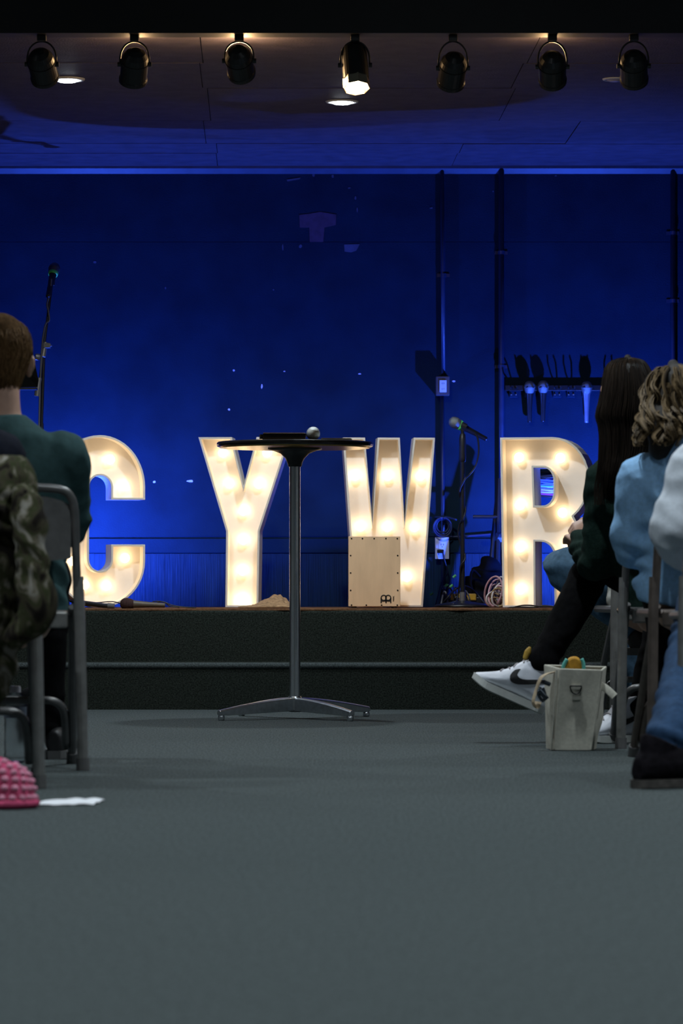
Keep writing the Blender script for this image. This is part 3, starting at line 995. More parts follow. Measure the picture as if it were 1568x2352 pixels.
# microphone rack
t = thing('microphone_rack', 'black wall rack bar with clips at the right of the wall', 'rack', (P(1268, 0, WY).x, WY - .006, P(0, 896, WY).z))
a = P(1160, 897, WY - .05); c = P(1440, 884, WY - .05)
b = BM(); box(b, (a.x, WY - .03, a.z), (c.x, WY - .0065, c.z)); obj('bar', b, blackmetal, t, world=True, bevel=.002)
for px in (1180, 1216, 1247, 1280, 1312, 1347, 1395):
    q = P(px, 890, WY - .06)
    b = BM()
    for s in (-1, 1):
        tube(b, [(q.x + s * .006, WY - .025, q.z), (q.x + s * .013, WY - .05, q.z - .004), (q.x + s * .0165, WY - .075, q.z), (q.x + s * .012, WY - .09, q.z + .002)], .0035, 8)
    obj('clip', b, blackplastic, t, world=True)
    for s in (-1, 1):
        b = BM(); ell(b, (q.x + s * .011, WY - .034, q.z - .032), (.0045, .0045, .0045), sub=1); obj('screw_head', b, chairlight, t, world=True)
    b = BM(); box(b, (q.x - .02, WY - .03, q.z - .045), (q.x + .02, WY - .0065, q.z - .012)); obj('clip_plate', b, wallpaint, t, world=True, bevel=.003)
bl = mat('blue_silver_mic', (.35, .37, .42), .35, .7)
microphone('microphone', 'silver-headed black microphone in the wall rack, leftmost of three', P(1216, 889, WY - .058), (0, -.12, 1))
microphone('microphone', 'silver-headed black microphone in the wall rack, middle of three', P(1247, 888, WY - .058), (0, -.12, 1))
microphone('microphone', 'slim silver microphone in the wall rack, nearest the dark-haired woman', P(1347, 890, WY - .058), (0, -.12, 1), body=bl)
# clutter at the foot of the stand
yel = mat('yellow_plastic', (.75, .42, .04), .4); grn = mat('green_tape', (.12, .55, .15), .5)
t = thing('power_strip', 'black power strip with yellow plugs behind the straight stand base', 'power strip', (P(1062, 0, 16.75).x, 16.75, SZ + .003))
b = BM(); box(b, (-.09, -.025, .012), (.09, .025, .045)); obj('strip', b, blackplastic, t, bevel=.005)
for x0 in (-.045, -.02, .03, .05):
    b = BM(); box(b, (x0 - .011, -.034, .03), (x0 + .011, -.005, .06)); obj('plug', b, yel, t, bevel=.003)
wires = [('black', blackplastic), ('dark grey', MATS['grey_cable'])]
rnd = random.Random(3)
NTH = ['first', 'second', 'third', 'fourth', 'fifth', 'sixth', 'seventh', 'eighth', 'ninth', 'tenth', 'eleventh', 'twelfth', 'thirteenth', 'fourteenth']
for i in range(14):
    xa = rnd.uniform(985, 1070); xb = rnd.uniform(1020, 1150)
    hgt = rnd.uniform(8, 55)
    Dd = rnd.uniform(16.5, 16.95)
    pts = [P(xa + (xb - xa) * s, 1397 - hgt * math.sin(math.pi * s) - 1.5, Dd) + Vector((0, .05 * rnd.uniform(-1, 1), .0)) for s in [k / 6 for k in range(7)]]
    o = cable('cable_heap_strand', '%s dark looping cable in the heap behind the straight stand base' % NTH[i], pts, rnd.uniform(.0025, .0045), wires[i % 2][1], k=4, group='cable heap behind the straight stand')
for i, (px, py) in enumerate(((1043, 1324), (1036, 1346), (1024, 1345), (990, 1364))):
    b = BM(); q = P(px, py, 16.6); tube(b, [q + Vector((-.006, 0, -.005)), q + Vector((.007, 0, .006))], .006, 8)
    o = obj('cable_tag', b, grn); tag(o, 'small green tape tag on the cable heap, ' + ['topmost', 'below the topmost', 'left of the stand tube', 'lowest by the W'][i], 'tape')
pinks = [mat('pink_cable', (.55, .32, .36), .4), mat('white_cable', (.6, .56, .55), .4), mat('tan_cable', (.35, .24, .12), .4)]
for i in range(12):
    a0 = rnd.uniform(-.4, .6)
    cxx = rnd.uniform(1133, 1152); hh = rnd.uniform(20, 72); ww = rnd.uniform(8, 22)
    pts = [P(cxx + ww * math.sin(2 * math.pi * s + a0), 1394 - hh * .5 * (1 - math.cos(2 * math.pi * s)) - 1, 16.25 + .04 * math.sin(5 * s + i)) for s in [k / 10 for k in range(11)]]
    cable('cable_bundle_strand', '%s %s cable loop in the bundle leaning on the R' % (NTH[i], ['pink', 'white', 'tan'][i % 3]), pts, rnd.uniform(.003, .0045), pinks[i % 3], k=3, group='pale cable bundle at the foot of the R')
# black slumped mass standing in for the dark shadow left of the R
b = BM()
loft(b, [(P(1118, 1394, 16.85), .12, .07), (P(1120, 1360, 16.87), .125, .075), (P(1122, 1325, 16.9), .09, .06), (P(1124, 1296, 16.92), .045, .035)], n=20, k=3, side=(1, 0, 0))
t = thing('shadow_mass', 'black slumped mass standing in for the shadow between the straight stand and the R', 'bag', (P(1118, 0, 16.85).x, 16.85, SZ + .003))
remeshed('shadow_body', b, mat('black_nylon', (.006, .006, .007), .85, var=.3, spec=.05), t, .01, 4, folds(.01, (14, 14, 14)))
b = BM(); tube(b, [P(1102, 1325, 16.8), P(1085, 1310, 16.78), P(1080, 1340, 16.76), P(1092, 1370, 16.75)], .006, 8, k=4); obj('strap', b, MATS['black_nylon'], t, world=True)
# black bars added in place of the stand-shaped shadow by the R
t = thing('shadow_bars', 'black stand-shaped bars standing in for the shadow on the wall left of the R', 'stand', (P(1135, 0, 17.0).x, 17.0, SZ + .003))
for i, (xa, ya, xb, yb, r_) in enumerate(((1146, 1100, 1138, 1392, .016), (1140, 1150, 1126, 1300, .009), (1150, 1130, 1158, 1392, .011), (1134, 1200, 1120, 1392, .007))):
    b = BM(); tube(b, [P(xa, ya, 17.06), P(xb, yb, 16.95)], r_, 10); obj('leg', b, blackmetal, t, world=True)
b = BM(); tube(b, [P(1086, 1187, 17.02), P(1146, 1187, 17.02)], .0085, 10); obj('cross_arm', b, blackmetal, t, world=True)
b = BM(); ell(b, P(1142, 1235, 17.02), (.035, .03, .04)); obj('joint', b, blackplastic, t, world=True)
# coloured coils on a hook seen through the R
colz = [mat('cyan_cable', (.08, .45, .55), .4), mat('magenta_cable', (.6, .06, .35), .4), pinks[1], mat('blue_cable', (.1, .14, .5), .4), blackplastic]
nmz = ['cyan', 'magenta', 'white', 'blue', 'black']
for i, (py, ci) in enumerate(((1090, 4), (1098, 3), (1104, 3), (1111, 0), (1117, 3), (1121, 2), (1125, 2), (1130, 1), (1136, 4))):
    pts = [P(1268 + 46 * math.cos(a), py + 6 * math.sin(a) + (i % 3) * math.sin(2 * a), WY - .07 - .05 * math.sin(a)) for a in [k * math.pi / 8 for k in range(17)]]
    cable('hanging_cable', '%s cable loop on the wall seen through the R, number %s from the top' % (nmz[ci], ['one', 'two', 'three', 'four', 'five', 'six', 'seven', 'eight', 'nine'][i]), pts, .0045, colz[ci], k=2)
cable('stage_cable', 'black cable lying along the stage edge in front of the R', [P(*q, 15.72) for q in ((1175, 1396), (1195, 1391), (1215, 1390), (1240, 1393), (1262, 1393), (1290, 1396))], .003)
cable('stage_cable', 'second black cable on the stage edge at the foot of the R', [P(*q, 15.75) for q in ((1165, 1396), (1190, 1394), (1225, 1395), (1250, 1391), (1275, 1394))], .003)

# ================================================================== FOLDING CHAIRS
def make_chair(label, tubemat, legmat):
    t = thing('folding_chair', label, 'chair')
    # U-shaped back frame
    b = BM()
    pts = [(-.212, .030, .47), (-.207, .012, .62), (-.203, -.004, .73), (-.190, -.012, .772), (-.160, -.016, .790), (-.08, -.024, .795), (0, -.026, .796),
           (.08, -.024, .795), (.160, -.016, .790), (.190, -.012, .772), (.203, -.004, .73), (.207, .012, .62), (.212, .030, .47)]
    tube(b, pts, .0125, 10, k=3, side=(0, 1, 0)); obj('back_frame', b, tubemat, t, smooth=True)
    # curved sheet backrest
    b = BM()
    g = []
    for i in range(15):
        x = -.193 + .386 * i / 14
        y = -.022 + .02 * (x / .193) ** 2
        zt = .775 - .03 * abs(x / .193) ** 4
        zb = .590 + .012 * (x / .193) ** 2
        g.append([b.verts.new((x, y + dy, z)) for dy, z in ((0, zb), (-.004, zb - .006), (.0, zt), (.008, zt), (.008, zb))])
    for A, B in zip(g, g[1:]):
        for j in range(5): b.faces.new((A[j], A[(j + 1) % 5], B[(j + 1) % 5], B[j]))
    b.faces.new(g[0][::-1]); b.faces.new(g[-1])
    obj('backrest', b, tubemat, t)
    # seat
    b = BM(); box(b, (-.195, .055, .425), (.195, .43, .45)); obj('seat', b, tubemat, t, bevel=.012)
    for x0, x1 in ((-.185, -.06), (.06, .185)):
        b = BM(); box(b, (x0, .035, .400), (x1, .06, .447)); obj('seat_bracket', b, legmat, t, bevel=.006)
    for s in (-1, 1):
        b = BM(); tube(b, [(s * .214, .028, .545), (s * .218, .022, .44), (s * .226, .004, .03)], .0155, 12); rl = obj('leg', b, legmat, t, smooth=False)
        b = BM(); tube(b, [(s * .226, .004, .035), (s * .227, .002, .0)], .019, 12); obj('foot_cap', b, rubber, rl)
        b = BM(); tube(b, [(s * .200, .065, .46), (s * .204, .22, .26), (s * .208, .385, .03)], .0125, 10); fl = obj('leg', b, tubemat, t, smooth=False)
        b = BM(); tube(b, [(s * .208, .382, .035), (s * .208, .405, .0)], .016, 12); obj('foot_cap', b, rubber, fl)
        b = BM(); box(b, (-.002, -.008, -.075), (.002, .008, .075), Matrix.Translation((s * .203, .045, .465)) @ Matrix.Rotation(.35, 4, 'X')); obj('hinge_link', b, legmat, t)
    # brace arch between the front legs
    b = BM()
    pts = [(-.188, .36, .05), (-.186, .315, .12), (-.178, .285, .165), (-.15, .27, .187), (-.10, .268, .19), (0, .268, .19), (.10, .268, .19), (.15, .27, .187), (.178, .285, .165), (.186, .315, .12), (.188, .36, .05)]
    tube(b, pts, .0115, 10, k=3, side=(0, 1, 0)); obj('front_brace', b, tubemat, t, smooth=True)
    return t


ch0 = make_chair('grey metal folding chair holding the man in the teal shirt', chairmetal, chairlight)


def place_chair(foot_px, D, side, yaw, label, src=None):
    o = ch0 if src is None else copy_tree(src)
    x = (foot_px - CX) / F * D
    # side = +1 when the given foot is the chair's right rear foot
    o.location = (x - side * .226 * math.cos(yaw), D - side * .226 * math.sin(yaw), 0)
    o.rotation_euler = (0, 0, yaw)
    o['label'] = label
    o['group'] = 'folding chairs of the audience'
    return o


place_chair(190, 10.28, 1, math.radians(6), 'grey metal folding chair under the man in the teal shirt')
place_chair(90, 9.36, 1, math.radians(3), 'grey metal folding chair with the camouflage jacket hung on it', ch0)
place_chair(1426, 11.65, -1, math.radians(2), 'grey folding chair under the dark-haired woman in green', ch0)
chb = make_chair('brown grey folding chair', chairbrown, chairbrown)
ob = chb
ob.location = (0, 0, 0)
yaw = math.radians(6)
x = (1497 - CX) / F * 10.7
ob.location = (x + .226 * math.cos(yaw), 10.7 + .226 * math.sin(yaw), 0); ob.rotation_euler = (0, 0, yaw)
tag(ob, 'brownish folding chair under the person in the light blue hoodie', 'chair', 'folding chairs of the audience')
place_chair(1566, 9.7, -1, math.radians(4), 'grey folding chair at the right edge under the person with a white sleeve', ch0)
place_chair(1410, 12.55, -1, math.radians(10), 'grey folding chair in the front row under the woman in jeans', ch0)


# ================================================================== PEOPLE
def rz(a): return Matrix.Rotation(a, 3, 'Z')


def add_head(b, c, yaw, neck):
    R3 = rz(yaw)
    c = Vector(c)
    def q(x, y, z): return c + R3 @ Vector((x, y, z))
    ell(b, q(0, -.008, .025), (.074, .094, .088), R3, 3)
    ell(b, q(0, .030, -.035), (.058, .066, .078), R3, 3)
    ell(b, q(0, .055, -.085), (.030, .028, .025), R3)
    loft(b, [(q(0, .09, .03), .010, .010), (q(0, .112, -.012), .014, .014), (q(0, .10, -.022), .012, .01)], n=10)
    ell(b, q(0, .088, -.055), (.024, .010, .008), R3)
    for s in (-1, 1):
        ell(b, q(s * .032, .078, .018), (.016, .012, .009), R3)
        ell(b, q(s * .080, -.008, -.010), (.011, .020, .034), R3)
        ell(b, q(s * .089, -.018, .000), (.007, .014, .026), R3)
    n = Vector(neck)
    loft(b, [(q(0, -.015, -.02), .054, .060), (c.lerp(n, .6) + R3 @ Vector((0, -.012, 0)), .052, .055), (n, .062, .060), (n + Vector((0, 0, -.06)), .08, .06)], n=16, k=3)


def add_hand(b, wrist, d, up, side, curl=.8, sc=1.0):
    """palm along d, back of the hand towards up, thumb on the given side"""
    d = Vector(d).normalized(); up = Vector(up); up = (up - d * up.dot(d)).normalized()
    s = d.cross(up) * side
    w = Vector(wrist)
    loft(b, [(w, .026 * sc, .019 * sc), (w + d * .035 * sc, .036 * sc, .016 * sc), (w + d * .08 * sc, .040 * sc, .014 * sc)], n=12, side=s, k=2)
    for i, (off, L) in enumerate(((.030, .070), (.010, .078), (-.011, .073), (-.031, .058))):
        p = w + d * .085 * sc + s * off * sc
        a = 0.0
        pts = [p - d * .012 * sc, p]
        for seg, f in enumerate((.42, .33, .25)):
            a += curl * (.55 if seg == 0 else .75)
            p = p + (d * math.cos(a) - up * math.sin(a)) * L * f * sc
            pts.append(p)
        tube(b, pts, [.0095 * sc, .0095 * sc, .009 * sc, .0082 * sc, .0072 * sc], 8, round_end=True)
    p = w + d * .025 * sc + s * .028 * sc
    q = p + (d * .55 + s * .6 - up * .35).normalized() * .042 * sc
    r_ = q + (d * .9 - up * .3 - s * .1).normalized() * .032 * sc
    tube(b, [p, q, r_], [.014 * sc, .0115 * sc, .009 * sc], 8, round_end=True, k=2)


def strands_on_loft(b, secs, n, r=.0012, wave=0.0, wfreq=9.0, arange=(0, 2 * math.pi), lift=.002, jitter=.01, seed=1, seg=18, start=(0, .25), end=(.75, 1.0), drift=.15, flip=0.0):
    rr = random.Random(seed)
    S = catmull([(*c, a, d) for c, a, d in secs], 6)
    N = len(S) - 1
    for i in range(n):
        an = rr.uniform(*arange)
        s0 = rr.uniform(*start); s1 = rr.uniform(*end)
        ph = rr.uniform(0, 6.28); dr = rr.uniform(-drift, drift); wv = wave * rr.uniform(.5, 1.3)
        lf = lift + rr.uniform(0, jitter)
        pts = []
        for k in range(seg):
            u = k / (seg - 1)
            s = (s0 + (s1 - s0) * u) * N
            j = min(int(s), N - 1); f = s - j
            c = [S[j][m] * (1 - f) + S[j + 1][m] * f for m in range(5)]
            aa = an + dr * u + wv * math.sin(ph + wfreq * u) * u ** .4
            rad = lf + wv * .05 * math.cos(ph * 1.3 + wfreq * u) * u ** .4 + flip * max(0, u - .8) * rr.uniform(0, 1)
            pts.append(Vector((c[0] + (c[3] + rad) * math.cos(aa), c[1] + (c[4] + rad) * math.sin(aa), c[2])))
        rs = [r * (1 - .65 * (k / (seg - 1)) ** 2) for k in range(seg)]
        loft(b, [(p, a, a) for p, a in zip(pts, rs)], n=4, round_end=False)


denim = mat('blue_denim', (.022, .055, .12), .85, var=.25, scale=60, bump=.4, bscale=500, spec=.15)
denim2 = mat('light_blue_denim', (.075, .15, .24), .85, var=.2, scale=60, bump=.4, bscale=500, spec=.15)
blackcloth = mat('black_cloth', (.0045, .0045, .005), .95, var=.3, scale=60, bump=.3, spec=.04)
teal = mat('teal_jersey', (.042, .088, .092), .9, var=.12, scale=60, bump=.3, bscale=600, spec=.1)
green = mat('dark_green_fleece', (.012, .026, .021), .95, var=.3, scale=80, bump=.5, bscale=400, spec=.05)
cream = mat('cream_knit', (.55, .56, .52), .9, var=.1, scale=80, bump=.4, bscale=400, spec=.1)
bluef = mat('light_blue_fleece', (.30, .54, .84), .92, var=.1, scale=80, bump=.4, bscale=400, spec=.1)
white = mat('pale_grey_fleece', (.72, .78, .86), .92, var=.06, scale=80, bump=.4, bscale=400, spec=.1)
navy = mat('navy_jersey', (.010, .012, .020), .9, var=.2, scale=60, bump=.3, spec=.1)


def limb(b, pts, rs, n=14, k=4):
    loft(b, [(Vector(p), r, r) for p, r in zip(pts, rs)], n=n, k=k, side=(1, .1, .05))


def person(label, base, head, yaw, neck, torso, arms, legs, topm, trm, arm_r, leg_r, sleeve=1.0, fold=.006, extra=None, vox=.006, hand_dirs=None, seed=1.0, nostop=False):
    """arms: [(shoulder, elbow, wrist)], legs: [(hip, knee, ankle)]"""
    t = thing('person', label, 'person', base)
    b = BM()
    add_head(b, head, yaw, neck)
    loft(b, [(Vector(c), a * .86, d * .86) for c, a, d in torso], n=16, k=2)
    for i, (s, e, w_) in enumerate(arms):
        limb(b, [s, Vector(s).lerp(Vector(e), .5), e, Vector(e).lerp(Vector(w_), .5), w_], [arm_r[0] * .6, arm_r[1] * .6, arm_r[1] * (.55 if sleeve >= 1 else .75), .03, .024])
        hd = (Vector(w_) - Vector(e)).normalized()
        up = (0, 0, 1)
        cu = .7
        if hand_dirs and hand_dirs[i]: hd, up, cu = hand_dirs[i]
        add_hand(b, w_, hd, up, 1 if i == 0 else -1, cu, .95)
    for h, k_, a in legs:
        limb(b, [h, k_, a], [leg_r[0] * .8, leg_r[1] * .8, leg_r[2] * .7])
    remeshed('body', b, skin, t, vox, 3)
    b = BM()
    loft(b, [(Vector(c), a, d) for c, a, d in torso], n=24, k=3, round_end=False)
    for s, e, w_ in arms:
        s, e, w_ = Vector(s), Vector(e), Vector(w_)
        inn = Vector((torso[-3][0][0], s.y, s.z - .03)) if not nostop else s
        a0 = s.lerp(inn, .35)
        if sleeve >= 1:
            limb(b, [a0, s, s.lerp(e, .5), e, e.lerp(w_, .6), w_], [arm_r[0] * .95, arm_r[0], (arm_r[0] + arm_r[1]) * .5, arm_r[1], arm_r[1] * .9, arm_r[2]])
        else:
            limb(b, [a0, s, s.lerp(e, .5), s.lerp(e, sleeve)], [arm_r[0] * .95, arm_r[0], (arm_r[0] + arm_r[1]) * .5, arm_r[1] * 1.03])
    if extra: extra(b)
    remeshed('top', b, topm, t, .0085, 5, folds(fold, (10, 10, 17), seed))
    b = BM()
    hips = [Vector(l[0]) for l in legs]
    if len(hips) == 2:
        loft(b, [(hips[0], leg_r[0], leg_r[0]), (hips[0].lerp(hips[1], .5) + Vector((0, 0, .01)), leg_r[0] * 1.1, leg_r[0] * 1.2), (hips[1], leg_r[0], leg_r[0])], n=16, k=3, side=(0, 1, 0))
    for h, k_, a in legs:
        h, k_, a = Vector(h), Vector(k_), Vector(a)
        limb(b, [h, h.lerp(k_, .5), k_, k_.lerp(a, .4), a], [leg_r[0], (leg_r[0] + leg_r[1]) * .5, leg_r[1], leg_r[1] * .9, leg_r[2]])
    remeshed('trousers', b, trm, t, .009, 5, folds(.005, (10, 10, 14), seed + 5))
    return t


# ------------------------------------------------------------------ shoes
def shoe(parent, origin, d, up, upper, sole, length=.27, high=.12, accent=None, lace=None, wid=.048, chunky=1.0, name='shoe', prof=None):
    d = Vector(d).normalized(); up = Vector(up); up = (up - d * up.dot(d)).normalized()
    s = d.cross(up)
    M = Matrix((d, -s, up)).transposed().to_4x4(); M.translation = Vector(origin)
    L = length
    ST = 0.026 * chunky
    # sole outline
    def wid_at(x):
        u = x / L
        return wid * (.74 + .30 * math.sin(min(1, max(0, (u - .15) / .85)) * math.pi * .72)) * (1 - max(0, (u - .78) / .22) ** 2.2 * .85) * (1 - max(0, (.12 - u) / .12) ** 2 * .55)
    b = BM()
    rows_ = []
    N = 26
    for i in range(N + 1):
        x = L * (.002 + .996 * i / N)
        w_ = wid_at(x) * 1.06 + .002
        u = i / N
        lift = .018 * max(0, (u - .72) / .28) ** 2 + .006 * chunky * max(0, math.sin((u - .3) / .25 * math.pi)) * (1 if .3 < u < .55 else 0) * (chunky - 1) * 2
        tz = ST + .012 * max(0, (u - .8) / .2)
        rows_.append([b.verts.new(M @ Vector((x, y, z))) for y, z in ((-w_, lift + .003), (-w_ * .9, lift), (w_ * .9, lift), (w_, lift + .003), (w_, tz), (-w_, tz))])
    for A, B in zip(rows_, rows_[1:]):
        for j in range(6): b.faces.new((A[j], A[(j + 1) % 6], B[(j + 1) % 6], B[j]))
    b.faces.new(rows_[0][::-1]); b.faces.new(rows_[-1])
    sh = obj(name, b, sole, parent, world=True)
    # upper
    b = BM()
    def top_at(u):
        pts = prof or ((0, .085), (.1, .095), (.3, .098), (.45, .085), (.6, .068), (.75, .054), (.9, .046), (1, .036))
        for (a, za), (c, zc) in zip(pts, pts[1:]):
            if u <= c: return za + (zc - za) * (u - a) / (c - a)
        return .036
    rg = []
    for i in range(N + 1):
        x = L * (.012 + .97 * i / N)
        w_ = wid_at(x) * .98
        zt = top_at(i / N); z0 = ST - .006
        ring = []
        for j in range(14):
            a = 2 * math.pi * j / 14
            yy = math.copysign(abs(math.cos(a)) ** .75, math.cos(a)) * w_ * (1 if math.sin(a) < 0 else (1 - .42 * abs(math.sin(a)) ** 1.5))
            zz = z0 + (zt - z0) * (.5 + .5 * math.copysign(abs(math.sin(a)) ** .8, math.sin(a)))
            ring.append(b.verts.new(M @ Vector((x, yy, zz))))
        rg.append(ring)
    for A, B in zip(rg, rg[1:]):
        for j in range(14): b.faces.new((A[j], A[(j + 1) % 14], B[(j + 1) % 14], B[j]))
    b.faces.new(rg[0][::-1]); b.faces.new(rg[-1])
    loft(b, [(M @ Vector((L * .21, 0, .05)), L * .17, .036), (M @ Vector((L * (.205 if not prof else .26), 0, high * .85)), L * (.165 if not prof else .20), .037), (M @ Vector((L * (.20 if not prof else .285), 0, high)), L * (.17 if not prof else .205), .039)], n=18, side=d, round_end=False)
    up_o = remeshed('upper', b, upper, sh, .0045, 2)
    up_o.matrix_parent_inverse = sh.matrix_parent_inverse.copy() if False else Matrix.Identity(4)
    up_o.parent = sh
    up_o.matrix_parent_inverse = Matrix.Identity(4)
    dg = bpy.context.evaluated_depsgraph_get(); dg.update()
    bvh = BVHTree.FromPolygons([v.co.copy() for v in up_o.data.vertices], [tuple(p.vertices) for p in up_o.data.polygons])
    Mi = M.to_3x3()
    def onside(x, z, sgn):
        o_ = M @ Vector((x, sgn * .2, z)); hit = bvh.ray_cast(o_, Mi @ Vector((0, -sgn, 0)))
        return (M.inverted() @ hit[0]).y if hit[0] else sgn * wid_at(x)
    if accent:
        # curved tick: thick rounded belly near the toe side, thin tail sweeping back to the heel
        topc = [(.490, .108), (.500, .100), (.503, .092), (.490, .085), (.45, .081), (.38, .084), (.23, .101), (.05, .118)]
        lowc = [(.496, .109), (.545, .100), (.572, .086), (.575, .072), (.54, .060), (.44, .060), (.23, .085), (.05, .113)]
        for sg in (-1, 1):
            b = BM()
            A = catmull(topc, 3); B = catmull(lowc, 3)
            va, vb = [], []
            for (ua, za), (ub, zb) in zip(A, B):
                mids = []
                for f in (0, .33, .66, 1):
                    x = (ua + (ub - ua) * f) * L; z = za + (zb - za) * f
                    y = onside(x, z, sg) + sg * .0012
                    mids.append(b.verts.new(M @ Vector((x, y, z))))
                va.append(mids)
            for p, q in zip(va, va[1:]):
                for j in range(3): b.faces.new((p[j], p[j + 1], q[j + 1], q[j]))
            o = obj('side_stripe', b, accent, sh); so = o.modifiers.new('t', 'SOLIDIFY'); so.thickness = .0012; so.offset = 0
    if lace:
        b = BM()
        for k in range(6):
            u = .36 + .065 * k
            pts = []
            for f in (-1, -.5, 0, .5, 1):
                x = u * L + (.006 if k % 2 else -.002) * f; y = f * .021
                o_ = M @ Vector((x, y, .3)); hit = bvh.ray_cast(o_, Mi @ Vector((0, 0, -1)))
                z = (M.inverted() @ hit[0]).z if hit[0] else .06
                pts.append(M @ Vector((x, y, z + .002)))
            tube(b, pts, .0026, 6, k=2)
        obj('laces', b, lace, sh)
    return sh


# ------------------------------------------------------------------ man in teal
hx = P(2, 0, 10.4).x
man = person('seated man in a teal shirt with short brown hair, seen from behind', (hx, 10.6, 0), (hx - .004, 10.44, 1.155), 0.22, (hx, 10.41, .985),
             [((hx, 10.52, .44), .185, .13), ((hx, 10.50, .58), .18, .125), ((hx, 10.46, .72), .185, .12), ((hx, 10.42, .85), .20, .118), ((hx, 10.41, .92), .185, .10), ((hx, 10.41, .965), .125, .085), ((hx, 10.41, 1.005), .068, .066)],
             [((hx + .183, 10.42, .895), (hx + .182, 10.60, .70), (hx + .06, 10.80, .66)), ((hx - .183, 10.42, .895), (hx - .20, 10.60, .70), (hx - .06, 10.80, .66))],
             [((hx + .09, 10.55, .53), (hx + .09, 10.98, .54), (hx + .08, 11.0, .10)), ((hx - .09, 10.55, .53), (hx - .14, 10.98, .54), (hx - .12, 11.05, .10))],
             teal, blackcloth, (.068, .060, .05), (.085, .066, .052), sleeve=1.0, fold=.007, seed=2.2)
for s in (-1, 1):
    shoe(man, (hx + s * .11, 10.93, .0), (s * .1, 1, 0), (0, 0, 1), blackplastic, rubber, .28, .07)
hm = hair_mat('short_brown_hair', (.07, .036, .015), (.28, .16, .07), .75)
hc = Vector((hx - .002, 10.435, 0))
hs = [(hc + Vector((0, .015, 1.284)), .012, .014), (hc + Vector((0, .010, 1.274)), .045, .055), (hc + Vector((0, .005, 1.255)), .066, .082), (hc + Vector((0, 0, 1.22)), .080, .100), (hc + Vector((0, 0, 1.185)), .082, .102),
      (hc + Vector((0, -.004, 1.150)), .074, .096), (hc + Vector((-.004, -.012, 1.115)), .062, .080), (hc + Vector((-.004, -.016, 1.085)), .052, .060), (hc + Vector((-.004, -.016, 1.062)), .045, .050)]
b = BM(); loft(b, hs, n=32, k=4, round_end=False, side=(1, 0, 0))
for v in b.verts:   # open the face: the hair shell stops above the forehead and behind the ears
    if v.co.y > hc.y + .035 and v.co.z < 1.21: v.co.y = hc.y + .035
obj('hair', b, mat('brown_hair_base', (.10, .055, .024), .9, spec=.05, var=.4, scale=90, stretch=(1, 1, .15)), man, world=True, smooth=True)
b = BM()
strands_on_loft(b, hs, 1500, .0011, wave=.06, arange=(math.pi * .98, math.pi * 2.02), jitter=.004, seed=5, seg=8, start=(0, .8), end=(.5, 1.0), drift=.5, wfreq=4)
o = obj('hair_strands', b, hm, man, world=True, recalc=False)
# necklace cord
b = BM(); tube(b, [(hx + .061 * math.cos(a), 10.412 + .060 * math.sin(a), .999 + .010 * math.sin(a)) for a in [k * math.pi / 10 for k in range(21)]], .002, 6); obj('necklace', b, mat('dark_cord', (.03, .03, .03), .5), man, world=True)

# ------------------------------------------------------------------ person in navy with the camouflage jacket hung behind
nx = -1.055
nav = person('person in a navy top at the left edge before the camouflage jacket', (nx, 9.7, 0), (nx - .06, 9.62, 1.20), 0.1, (nx - .02, 9.55, 1.00),
             [((nx, 9.62, .44), .18, .13), ((nx, 9.60, .58), .175, .12), ((nx, 9.56, .72), .18, .115), ((nx, 9.53, .84), .19, .11), ((nx, 9.53, .91), .175, .095), ((nx, 9.53, .955), .12, .08), ((nx, 9.53, 1.0), .066, .064)],
             [((nx + .165, 9.53, .865), (nx + .17, 9.70, .68), (nx + .06, 9.92, .62)), ((nx - .165, 9.53, .865), (nx - .19, 9.70, .68), (nx - .06, 9.92, .62))],
             [((nx + .08, 9.65, .53), (nx + .06, 10.05, .53), (nx + .0, 9.95, .10)), ((nx - .08, 9.65, .53), (nx - .12, 10.05, .53), (nx - .12, 10.05, .10))],
             navy, blackcloth, (.064, .055, .042), (.082, .066, .055), seed=4.0)
b = BM(); ell(b, (nx - .06, 9.615, 1.225), (.084, .102, .092), sub=3); strands_on_loft(b, [(Vector((nx - .06, 9.61, 1.315)), .02, .02), (Vector((nx - .06, 9.61, 1.27)), .075, .09), (Vector((nx - .06, 9.60, 1.2)), .085, .10), (Vector((nx - .06, 9.58, 1.10)), .065, .06)], 200, .0018, arange=(math.pi, 2 * math.pi), seed=3)
obj('hair', b, hair_mat('dark_hair', (.01, .008, .006), (.03, .02, .015)), nav, world=True)
for s in (-1, 1):
    shoe(nav, (nx + (0 if s > 0 else -.12), 9.88 if s > 0 else 9.98, .0), (s * .1, 1, 0), (0, 0, 1), blackplastic, rubber, .27, .07)

camo = bpy.data.materials.new('camouflage_print'); camo.use_nodes = True
nt = camo.node_tree; bs = nt.nodes['Principled BSDF']; bs.inputs['Roughness'].default_value = .9; bs.inputs['Specular IOR Level'].default_value = .1
tc = nt.nodes.new('ShaderNodeTexCoord'); mp = nt.nodes.new('ShaderNodeMapping'); mp.inputs['Scale'].default_value = (1, 1, .7)
nz = nt.nodes.new('ShaderNodeTexNoise'); nz.inputs['Scale'].default_value = 17; nz.inputs['Detail'].default_value = 5; nz.inputs['Distortion'].default_value = 1.2
rp = nt.nodes.new('ShaderNodeValToRGB'); e = rp.color_ramp.elements
e[0].position = .36; e[0].color = (.012, .010, .008, 1); e[1].position = .66; e[1].color = (.24, .23, .20, 1)
for pos, c in ((.45, (.050, .045, .028)), (.52, (.032, .040, .016)), (.57, (.11, .098, .070))):
    q = e.new(pos); q.color = (*c, 1)
nt.links.new(tc.outputs['Object'], mp.inputs[0]); nt.links.new(mp.outputs[0], nz.inputs['Vector']); nt.links.new(nz.outputs['Fac'], rp.inputs[0]); nt.links.new(rp.outputs[0], bs.inputs['Base Color'])
